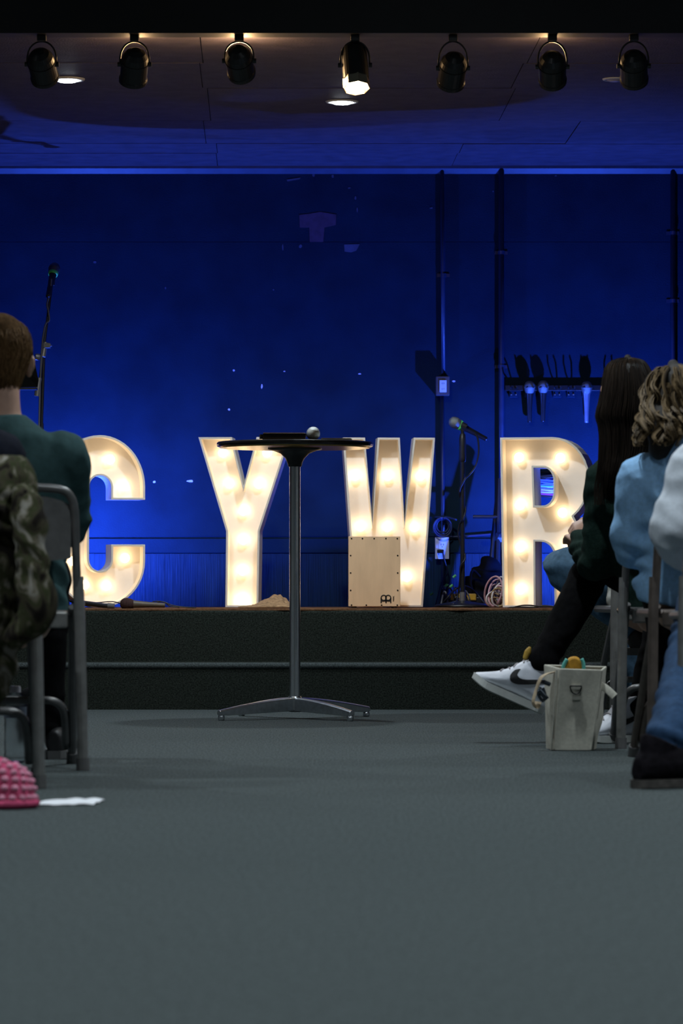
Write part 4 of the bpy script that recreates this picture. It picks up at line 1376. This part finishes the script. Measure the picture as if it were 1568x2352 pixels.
jk = thing('camouflage_jacket', 'camouflage jacket hung over the back of a folding chair at the left edge', 'jacket', (P(-40, 0, 9.25).x, 9.25, .25))
b = BM()
D = 9.27
jc = P(-95, 0, D).x
loft(b, [(Vector((jc, D + .05, .812)), .172, .04), (Vector((jc + .01, D + .02, .775)), .187, .055), (Vector((jc + .015, D - .0, .68)), .182, .05), (Vector((jc + .01, D - .005, .55)), .175, .05), (Vector((jc, D, .42)), .165, .05), (Vector((jc - .01, D, .30)), .15, .045), (Vector((jc - .02, D, .22)), .12, .04)], n=28, k=3, round_end=False)
remeshed('body_panel', b, camo, jk, .008, 4, folds(.009, (14, 14, 5), 3.0))
b = BM()
limb(b, [P(58, 1135, D - .02), P(66, 1185, D - .04), P(72, 1260, D - .05), P(76, 1330, D - .05), P(86, 1390, D - .05), P(72, 1430, D - .05), P(35, 1462, D - .05)], [.036, .044, .042, .047, .05, .044, .034], n=20)
remeshed('sleeve', b, camo, jk, .007, 3, folds(.007, (12, 12, 16), 8.0))
b = BM(); tube(b, [P(60, 1128, D - .055), P(46, 1170, D - .07), P(43, 1260, D - .07), P(43, 1380, D - .065), P(43, 1470, D - .06)], .0045, 8, k=3); obj('seam', b, blackcloth, jk, world=True)

# ------------------------------------------------------------------ woman in green with long dark hair
tq = math.radians(24)
dd = Vector((-math.cos(tq), .0, math.sin(tq))); uu = Vector((math.sin(tq), 0, math.cos(tq)))
toe = P(1086, 1550, 12.03)
hh = toe - dd * .262 - uu * .028
ANK = hh + dd * .072 + uu * .145 + Vector((0, .01, 0))
HT = ((0, .12), (.1, .14), (.3, .15), (.45, .148), (.52, .132), (.62, .098), (.75, .072), (.9, .052), (1, .040))
wb = person('seated woman in a dark green sweater with very long dark hair and crossed legs', (1.05, 11.95, 0), (.925, 11.92, 1.15), 0.35, (.94, 11.88, .985),
            [((1.08, 11.93, .45), .17, .12), ((1.06, 11.92, .58), .165, .12), ((1.02, 11.90, .72), .165, .115), ((.97, 11.88, .84), .165, .105), ((.95, 11.88, .91), .14, .09), ((.94, 11.88, .955), .10, .08), ((.94, 11.88, 1.0), .06, .06)],
            [((.855, 11.90, .875), (.845, 11.96, .60), (.80, 12.20, .665)), ((1.07, 11.88, .875), (1.16, 12.0, .64), (1.0, 12.25, .62))],
            [((1.0, 11.93, .53), P(1378, 1285, 12.22), ANK), ((1.13, 11.95, .53), (1.12, 12.38, .50), (.985, 12.1, .11))],
            green, blackcloth, (.062, .066, .045), (.085, .068, .046), fold=.006, seed=6.1)
sneak = mat('white_leather', (.62, .65, .72), .5, var=.05, scale=40, bump=.1, bscale=300); sneaks = mat('offwhite_rubber', (.50, .52, .50), .6, var=.08, scale=50)
tick = mat('black_suede', (.008, .008, .009), .7); lacem = mat('grey_lace', (.35, .33, .34), .8)
s1 = shoe(wb, hh + Vector((0, .01, 0)), dd, uu, sneak, sneaks, .262, .155, tick, lacem, name='high_top_shoe', prof=HT)
b = BM()
q = hh + dd * .128 + uu * .160
loft(b, [(q - uu * .012, .008, .006), (q + uu * .01, .011, .007), (q + uu * .024, .006, .005)], n=10, side=dd, k=2); obj('heel_tab', b, mat('ochre_tab', (.45, .28, .04), .6), s1)
dd2 = Vector((-.93, -.32, 0)).normalized()
shoe(wb, Vector((.985, 12.12, 0)) - dd2 * .05, dd2, (0, 0, 1), sneak, sneaks, .262, .155, tick, lacem, name='high_top_shoe', prof=HT)
lh = hair_mat('long_dark_hair', (.004, .003, .0025), (.016, .011, .008), .5)
def hsec(py, xl, xr, D, ry):
    return (P((xl + xr) / 2, py, D), (xr - xl) / 2 / F * D, ry)
D = 11.88
hs = [hsec(822, 1432, 1450, D + .02, .02), hsec(828, 1408, 1474, D + .02, .06), hsec(845, 1392, 1488, D + .02, .09), hsec(880, 1384, 1502, D + .01, .108), hsec(920, 1378, 1508, D, .11), hsec(955, 1370, 1510, D - .01, .10), hsec(985, 1377, 1508, D - .015, .085), hsec(1040, 1380, 1500, D - .02, .08),
      hsec(1080, 1378, 1480, D - .03, .08), hsec(1110, 1378, 1458, D - .03, .07), hsec(1140, 1381, 1436, D - .03, .05), hsec(1165, 1385, 1415, D - .03, .03)]
b = BM(); loft(b, [(c, a * .93, r_ * .93) for c, a, r_ in hs], n=32, k=3, side=(1, 0, 0))
for v in b.verts:
    if v.co.y > D + .05 and v.co.z < 1.2: v.co.y = D + .05
obj('hair', b, mat('black_hair_base', (.005, .004, .003), .7, var=.4, scale=90, stretch=(1, 1, .1)), wb, world=True, smooth=True)
b = BM()
strands_on_loft(b, hs, 1100, .0014, wave=.05, arange=(math.pi * .9, math.pi * 2.1), lift=-.004, jitter=.008, seed=11, seg=22, start=(0, .35), end=(.8, 1.0), drift=.12, wfreq=7)
rr = random.Random(4)
for i in range(40):   # loose front strands falling over the arm
    x0 = rr.uniform(1376, 1390)
    pts = [P(x0 + rr.uniform(-2, 2), 1000, D - .06), P(x0 - 3, 1060, D - .07), P(x0 - 8 + rr.uniform(-6, 4), 1120, D - .07), P(x0 - 6 + rr.uniform(-9, 6), 1160, D - .08)]
    tube(b, pts, [.0012, .0012, .001, .0004], 4, k=4)
obj('hair_strands', b, lh, wb, world=True, recalc=False)

# ------------------------------------------------------------------ woman in cream and jeans (front row)
hd = Vector((-.75, .1, -.35))
wa = person('woman in a cream top and light jeans, mostly hidden behind the dark-haired woman', (1.05, 12.95, 0), (1.03, 12.90, 1.13), 0.5, (1.03, 12.86, .97),
            [((1.10, 12.92, .45), .165, .12), ((1.09, 12.90, .60), .15, .11), ((1.06, 12.88, .75), .15, .105), ((1.04, 12.86, .86), .15, .095), ((1.03, 12.86, .92), .13, .085), ((1.03, 12.86, .95), .09, .07), ((1.03, 12.86, .98), .058, .058)],
            [((.925, 12.86, .865), P(1385, 1150, 12.95), P(1368, 1193, 13.05)), ((1.15, 12.88, .86), (1.19, 12.98, .66), (1.0, 13.2, .66))],
            [((1.02, 12.93, .53), P(1290, 1302, 13.1), P(1455, 1440, 13.0)), ((1.14, 12.95, .53), (1.05, 13.35, .53), (1.05, 13.3, .12))],
            cream, denim2, (.055, .042, .036), (.082, .074, .052), vox=.0042, hand_dirs=[(hd, (-.3, -.6, .8), 1.15), None], seed=9.0)
b = BM(); loft(b, [(Vector((1.03, 12.89, 1.245)), .03, .03), (Vector((1.03, 12.89, 1.215)), .075, .09), (Vector((1.03, 12.88, 1.15)), .082, .10), (Vector((1.03, 12.86, 1.0)), .075, .075), (Vector((1.03, 12.84, .9)), .06, .05)], n=20, k=3)
obj('hair', b, lh, wa, world=True, smooth=True)
for p_ in (P(1455, 1440, 13.0), Vector((1.05, 13.3, .12))):
    shoe(wa, Vector((p_.x, p_.y - .06, max(0, p_.z - .10))), (.3, 1, 0), (0, 0, 1), blackplastic, rubber, .25, .08)

# ------------------------------------------------------------------ person in the light blue hoodie
def hood(b):
    c = Vector((1.075, 10.90, .945))
    loft(b, [(c + Vector((-.10, .05, -.03)), .025, .03), (c + Vector((-.085, -.04, -.02)), .03, .04), (c + Vector((0, -.09, .0)), .04, .05), (c + Vector((.09, -.04, 0)), .035, .045), (c + Vector((.11, .06, .0)), .03, .035)], n=14, k=4, side=(0, 0, 1))
    loft(b, [(c + Vector((.0, -.085, .01)), .075, .035), (c + Vector((.0, -.105, -.06)), .095, .035), (c + Vector((.0, -.10, -.13)), .05, .025)], n=16, k=3)
wc = person('person in a light blue hoodie with wavy brown hair, seen from behind', (1.12, 11.0, 0), (1.0, 10.96, 1.063), 0.25, (1.03, 10.93, .955),
            [((1.09, 10.98, .475), .205, .145), ((1.09, 10.97, .53), .215, .150), ((1.085, 10.95, .60), .195, .135), ((1.07, 10.93, .72), .19, .13), ((1.05, 10.92, .82), .185, .12), ((1.04, 10.92, .885), .16, .10), ((1.035, 10.93, .93), .11, .085), ((1.03, 10.93, .965), .068, .068)],
            [((.895, 10.92, .845), (.872, 10.98, .655), (.96, 11.25, .62)), ((1.22, 10.92, .845), (1.27, 11.0, .655), (1.12, 11.25, .62))],
            [((1.02, 10.98, .52), (1.0, 11.40, .51), (1.03, 11.32, .11)), ((1.18, 10.98, .52), (1.22, 11.42, .51), (1.22, 11.4, .11))],
            bluef, blackcloth, (.070, .064, .042), (.085, .068, .052), fold=.009, extra=hood, seed=3.3)
for p_ in ((1.03, 11.32), (1.22, 11.4)):
    shoe(wc, (p_[0], p_[1] - .07, 0), (0, 1, 0), (0, 0, 1), blackplastic, rubber, .26, .07)
ch = hair_mat('wavy_brown_hair', (.016, .010, .006), (.22, .15, .075), .6)
D = 10.90
hs = [hsec(838, 1530, 1560, D + .05, .02), hsec(846, 1508, 1585, D + .05, .06), hsec(865, 1494, 1598, D + .05, .085), hsec(900, 1487, 1606, D + .04, .095), hsec(940, 1483, 1605, D + .02, .09), hsec(975, 1478, 1596, D - .02, .085), hsec(1005, 1474, 1580, D - .04, .08), hsec(1028, 1482, 1550, D - .05, .06)]
b = BM(); loft(b, [(c, a * .86, r_ * .86) for c, a, r_ in hs], n=28, k=3, side=(1, 0, 0))
for v in b.verts:
    if v.co.y > D + .09 and v.co.z < 1.12: v.co.y = D + .09
obj('hair', b, mat('dark_brown_hair_base', (.012, .008, .005), .8, var=.4, scale=90, stretch=(1, 1, .15)), wc, world=True, smooth=True)
b = BM()
for kk in range(60):      # locks: bundles of strands that share one wave
    rr = random.Random(100 + kk)
    an = rr.uniform(math.pi * .9, math.pi * 2.1); ph = rr.uniform(0, 6.28); s0 = rr.uniform(.05, .4); s1 = rr.uniform(.75, 1.0); wv = rr.uniform(.12, .3); wf = rr.uniform(6, 12)
    S = catmull([(*c, a, d_) for c, a, d_ in hs], 6); N = len(S) - 1
    for j in range(15):
        da = rr.uniform(-.07, .07); lf = rr.uniform(-.012, .006); pts = []
        for k in range(22):
            u = k / 21; s = (s0 + (s1 - s0) * u) * N; i0 = min(int(s), N - 1); f = s - i0
            c = [S[i0][m] * (1 - f) + S[i0 + 1][m] * f for m in range(5)]
            amp = min(1, u * 2.2)
            aa = an + da * (1 - .3 * u) + wv * amp * math.sin(ph + wf * u)
            rad = lf + .016 * amp * math.cos(ph + wf * u) + .012 * u
            pts.append(Vector((c[0] + (c[3] + rad) * math.cos(aa), c[1] + (c[4] + rad) * math.sin(aa), c[2])))
        loft(b, [(p, a, a) for p, a in zip(pts, [.0014 * (1 - .6 * (k / 21) ** 3) for k in range(22)])], n=4, round_end=False)
obj('hair_locks', b, ch, wc, world=True, recalc=False)

# ------------------------------------------------------------------ person with the pale sleeve at the right edge
wd = person('person in a pale grey hoodie and blue jeans cut by the right edge', (1.1, 9.9, 0), (1.16, 9.92, 1.12), 0.1, (1.14, 9.86, .98),
            [((1.13, 9.95, .44), .18, .13), ((1.13, 9.94, .55), .185, .13), ((1.13, 9.90, .70), .18, .12), ((1.14, 9.87, .82), .185, .115), ((1.14, 9.86, .89), .165, .10), ((1.14, 9.86, .94), .11, .085), ((1.14, 9.86, .985), .066, .066)],
            [((.965, 9.84, .855), (.895, 9.86, .66), (1.0, 10.15, .60)), ((1.31, 9.86, .855), (1.36, 9.92, .66), (1.2, 10.15, .60))],
            [((1.05, 9.95, .53), (1.03, 10.30, .52), (.850, 9.46, .120)), ((1.21, 9.95, .53), (1.24, 10.36, .52), (1.24, 10.3, .11))],
            white, denim, (.074, .066, .045), (.085, .074, .060), fold=.008, seed=7.7)
bootm = mat('black_suede_boot', (.007, .006, .008), .9, spec=.08, var=.4, scale=60, bump=.5, bscale=200); boots = mat('worn_black_sole', (.05, .045, .04), .7, var=.5, scale=40)
shoe(wd, (.752, 9.35, 0), (.80, .60, 0), (0, 0, 1), bootm, boots, .30, .118, None, blackplastic, wid=.055, chunky=.9, name='boot', prof=((0, .075), (.06, .10), (.2, .112), (.3, .115), (.45, .108), (.6, .088), (.75, .078), (.9, .068), (1, .05)))
shoe(wd, (1.24, 10.24, 0), (0, 1, 0), (0, 0, 1), bootm, boots, .30, .10, wid=.055, chunky=1.3, name='boot')
b = BM(); ell(b, (1.16, 9.915, 1.145), (.084, .102, .092), sub=3); obj('hair', b, lh, wd, world=True, smooth=True)

# ================================================================== THINGS ON THE FLOOR
# canvas tote
canvas = mat('natural_canvas', (.52, .505, .43), .9, var=.10, scale=90, bump=.4, bscale=600, spec=.1)
D = 11.5
tt = thing('canvas_tote', 'natural canvas tote bag with a metal D-ring standing beside the crossed leg', 'bag', (P(1315, 0, D).x, D + .05, 0))
ft = [P(1287, 1538, D), P(1380, 1541, D), P(1390, 1533, D + .17), P(1252, 1529, D + .13)]
fb = [P(1274, 1717, D + .01), P(1357, 1719, D), P(1366, 1715, D + .13), P(1257, 1710, D + .11)]
for p_ in fb: p_.z = .003
def quad_wall(b, a, c, d_, e_, nu=10, nv=12, bulge=.0, seed=0, th=.004):
    cen = (a + c + d_ + e_) / 4
    nn = (c - a).cross(e_ - a).normalized()
    g = []
    for j in range(nv + 1):
        v = j / nv; row = []
        for i in range(nu + 1):
            u = i / nu
            p = (a.lerp(c, u)).lerp(e_.lerp(d_, u), v)
            k_ = math.sin(math.pi * u) * math.sin(math.pi * v)
            p = p + nn * (bulge * k_ + .006 * k_ * noise.noise(Vector((u * 3, v * 4, seed))))
            row.append(p)
        g.append(row)
    for off in (0, th):
        vs = [[b.verts.new(p - nn * off) for p in r_] for r_ in g]
        for j in range(nv):
            for i in range(nu):
                b.faces.new((vs[j][i], vs[j][i + 1], vs[j + 1][i + 1], vs[j + 1][i]))
b = BM()
for i in range(4):
    j = (i + 1) % 4
    quad_wall(b, ft[i], ft[j], fb[j], fb[i], bulge=[.004, -.012, .0, -.01][i], seed=i)
bmesh.ops.remove_doubles(b, verts=b.verts, dist=.0005)
obj('body', b, canvas, tt, world=True, smooth=True, recalc=False)
b = BM(); v = [b.verts.new(p + Vector((0, 0, .004))) for p in fb]; v2 = [b.verts.new(p + Vector((0, 0, .0))) for p in fb]; b.faces.new(v); b.faces.new(v2[::-1])
obj('bottom', b, canvas, tt, world=True)
for i in range(4):
    j = (i + 1) % 4
    b = BM(); tube(b, [ft[i], ft[j]], .004, 8); obj('hem', b, canvas, tt, world=True)
for i in range(4):
    b = BM(); tube(b, [ft[i], fb[i] + Vector((0, 0, .004))], .0045, 8, round_end=True); obj('edge_piping', b, canvas, tt, world=True)
b = BM(); tube(b, [P(1272 + i, 1536 + (i % 3), D - .006) if False else ft[0].lerp(fb[0], i / 8) + Vector((-.012, -.002, 0)) for i in range(9)], .0035, 8); obj('side_seam', b, canvas, tt, world=True)
gun = mat('dark_metal_ring', (.05, .05, .05), .25, .9)
b = BM(); q = P(1322, 1585, D - .012)
tube(b, [q + Vector((.018 * math.cos(a), 0, .013 + .026 * math.sin(a))) for a in [math.pi + k * math.pi / 10 for k in range(11)]], .0022, 8); tube(b, [q + Vector((-.018, 0, .013)), q + Vector((.018, 0, .013))], .0022, 8)
obj('d_ring', b, gun, tt, world=True)
b = BM(); q = P(1322, 1581, D - .007); box(b, (q.x - .014, q.y - .002, q.z - .004), (q.x + .014, q.y + .004, q.z + .010)); q = P(1323, 1603, D - .006); box(b, (q.x - .012, q.y - .001, q.z - .006), (q.x + .012, q.y + .004, q.z + .006)); obj('ring_tab', b, canvas, tt, world=True)
b = BM(); f_ = lambda u, v_: ft[3].lerp(ft[0], u).lerp(fb[3].lerp(fb[0], u), v_)
nn = Vector((-.9, -.35, 0)).normalized() * .004
pq = [f_(.72, .70) + nn, f_(.92, .70) + nn, f_(.92, .86) + nn, f_(.72, .86) + nn]
va = [b.verts.new(p) for p in pq]; vb = [b.verts.new(p + nn) for p in pq]; b.faces.new(va); b.faces.new(vb[::-1])
for i in range(4): b.faces.new((va[i], vb[i], vb[(i + 1) % 4], va[(i + 1) % 4]))
obj('leather_label', b, mat('red_leather', (.16, .045, .025), .6), tt, world=True)
def strap(b, pts, hw=.012, th=.0025, side=(0, 1, 0)):
    loft(b, [(Vector(p), hw, th) for p in pts], n=10, k=4, side=side, round_end=False)
tanm = mat('tan_strap', (.42, .33, .22), .85, var=.12, scale=80)
b = BM(); strap(b, [P(1268, 1545, D + .04), P(1252, 1549, D), P(1240, 1560, D - .01), P(1231, 1585, D), P(1224, 1612, D), P(1230, 1625, D + .01), P(1236, 1612, D + .02)], side=(.3, 1, 0)); obj('shoulder_strap', b, tanm, tt, world=True)
b = BM(); strap(b, [P(1378, 1574, D + .02), P(1392, 1582, D + .01), P(1411, 1600, D)], side=(0, .4, 1)); obj('strap_end', b, canvas, tt, world=True)
b = BM()
tube(b, [P(1240, 1578, D - .01), P(1236, 1595, D - .015), P(1246, 1610, D - .015), P(1252, 1598, D - .01), P(1246, 1580, D - .01)], .005, 10, k=3); tube(b, [P(1248, 1566, D - .01), P(1262, 1572, D)], .007, 10); tube(b, [P(1238, 1585, D - .02), P(1256, 1606, D - .02)], .008, 10)
obj('carabiner', b, mat('gunmetal', (.09, .11, .13), .25, .9), tt, world=True)
# bottle-shaped thing in the tote
og = thing('orange_pouch', 'orange pouch with teal edges poking out of the canvas tote', 'pouch', (P(1316, 0, D + .07).x, D + .07, .13))
Dn = D + .06
out = [(P(x_, y_, Dn).x, P(x_, y_, Dn).z) for x_, y_ in [(1294, 1600), (1294, 1540), (1298, 1524), (1306, 1511), (1318, 1507), (1330, 1510), (1335, 1522), (1337, 1540), (1336, 1600)]]
b = BM(); prism(b, out, Dn, Dn + .035); obj('panel', b, mat('orange_fabric', (.55, .27, .02), .7, var=.15, scale=60), og, world=True, bevel=.008)
for pts in ([(1293, 1600), (1292, 1540), (1296, 1524), (1302, 1514)], [(1335, 1513), (1339, 1524), (1340, 1540), (1339, 1600)]):
    b = BM(); tube(b, [P(x_, y_, Dn - .002) for x_, y_ in pts], .006, 8, k=3); obj('edge_trim', b, mat('teal_trim', (.10, .42, .36), .5), og, world=True, smooth=True)

# water bottle under the man's chair
glass = mat('clear_plastic', (.9, .93, .95), .08, trans=1.0, var=.02, spec=.5)
bx_ = P(35, 0, 10.75)
wt = thing('water_bottle', 'clear ribbed plastic water bottle on the floor under the teal man\'s chair', 'bottle', (bx_.x, 10.75, 0))
prof = [(0, .004), (.022, .0), (.031, .006), (.033, .02)]
for i in range(7):
    z = .025 + i * .0145
    prof += [(.033, z), (.0315, z + .007)]
prof += [(.033, .13), (.033, .165), (.030, .180), (.020, .197), (.0135, .205), (.0135, .214)]
b = BM(); lathe(b, prof, 28); ow = obj('bottle_body', b, glass, wt, smooth=True)
so = ow.modifiers.new('t', 'SOLIDIFY'); so.thickness = .0012
b = BM(); lathe(b, [(.0335, .132), (.0338, .134), (.0338, .162), (.0335, .164)], 28); obj('label_band', b, mat('bottle_label', (.10, .12, .16), .4), wt)
b = BM(); lathe(b, [(0, .206), (.0165, .206), (.0165, .222), (.014, .225), (0, .225)], 20); obj('cap', b, mat('white_cap', (.5, .47, .52), .5), wt)
# black backpack in front of the man
D = 12.2
bp = thing('backpack', 'small black backpack with loose straps on the floor ahead of the teal man', 'bag', (P(95, 0, D).x, D, 0))
b = BM(); loft(b, [(P(88, 1697, D), .065, .09), (P(92, 1675, D), .078, .10), (P(88, 1640, D), .072, .09), (P(80, 1610, D), .055, .06)], n=20, k=3)
remeshed('pack', b, MATS['black_nylon'], bp, .008, 4, folds(.006, (12, 12, 12), 1.5))
for pts in ([(128, 1672), (140, 1668), (150, 1658), (162, 1650), (170, 1640)], [(128, 1684), (142, 1690), (152, 1688), (166, 1682), (172, 1680)]):
    b = BM(); strap(b, [P(x_, y_, D - .04) for x_, y_ in pts], .010, .002, side=(0, .5, 1)); obj('strap', b, MATS['black_nylon'], bp, world=True)
# pink crocheted hat
D = 8.55
hc = P(5, 1857, D); hc.z = 0
ph = mat('pink_yarn', (.50, .075, .16), .95, var=.3, scale=60, bump=.6, bscale=300, spec=.05)
ph2 = mat('pale_pink_yarn', (.62, .26, .36), .95, var=.2, scale=60, bump=.6, bscale=300, spec=.05)
pk = thing('crocheted_hat', 'pink waffle-knit hat lying on the floor at the left edge', 'hat', hc)
def hat_pt(a, e_):
    r0 = .082
    h = .096
    w_ = 1 + .10 * noise.noise(Vector((math.cos(a) * 1.5, math.sin(a) * 1.5, e_)))
    ce = math.cos(e_) ** .75
    return Vector((r0 * w_ * ce * math.cos(a), r0 * .9 * w_ * ce * math.sin(a), .012 + h * math.sin(e_) ** .9 * (1 + .12 * math.cos(a + 2))))
b = BM()
rg = []
for j in range(14):
    e_ = j / 13 * math.pi / 2 * .98
    rg.append([b.verts.new(hat_pt(2 * math.pi * i / 40, e_)) for i in range(40)])
for A, B in zip(rg, rg[1:]):
    for i in range(40): b.faces.new((A[i], A[(i + 1) % 40], B[(i + 1) % 40], B[i]))
b.faces.new(rg[-1]); b.faces.new(rg[0][::-1])
obj('shell', b, ph, pk, smooth=True)
b = BM()
for j in range(6):
    e_ = .12 + j * .22
    n_ = max(6, int(22 * math.cos(e_)))
    for i in range(n_):
        a = 2 * math.pi * (i + .5 * (j % 2)) / n_
        ell(b, hat_pt(a, e_) * .985, (.0095, .0095, .008), sub=2)
o = obj('knit_bobbles', b, ph2, pk, smooth=True); o['kind'] = 'stuff'
b = BM(); tube(b, [hat_pt(2 * math.pi * i / 30, 0.0) * 1.02 for i in range(31)], .010, 8); obj('brim', b, ph, pk, smooth=True)
# sheet of paper
D = 8.72
a = P(82, 0, D).x; c = P(219, 0, D).x
b = BM(); g = []
for i in range(13):
    u = i / 12; row = []
    for j in range(7):
        v_ = j / 6
        x_ = a + (c - a) * u; y_ = D - .085 + .19 * v_ + .02 * u
        row.append(Vector((x_ + .015 * v_, y_, .0015 + .0065 * abs(noise.noise(Vector((u * 3, v_ * 2, 5)))) + .006 * max(0, v_ - .6) * math.sin(math.pi * u))))
    g.append(row)
for off in (0, .0006):
    vs = [[b.verts.new(p + Vector((0, 0, off))) for p in r_] for r_ in g]
    for i in range(12):
        for j in range(6): b.faces.new((vs[i][j], vs[i + 1][j], vs[i + 1][j + 1], vs[i][j + 1]))
o = obj('paper_sheet', b, mat('white_paper', (.78, .80, .84), .8, var=.03), smooth=True, recalc=False)
tag(o, 'white sheet of paper lying on the carpet beside the pink hat', 'paper')
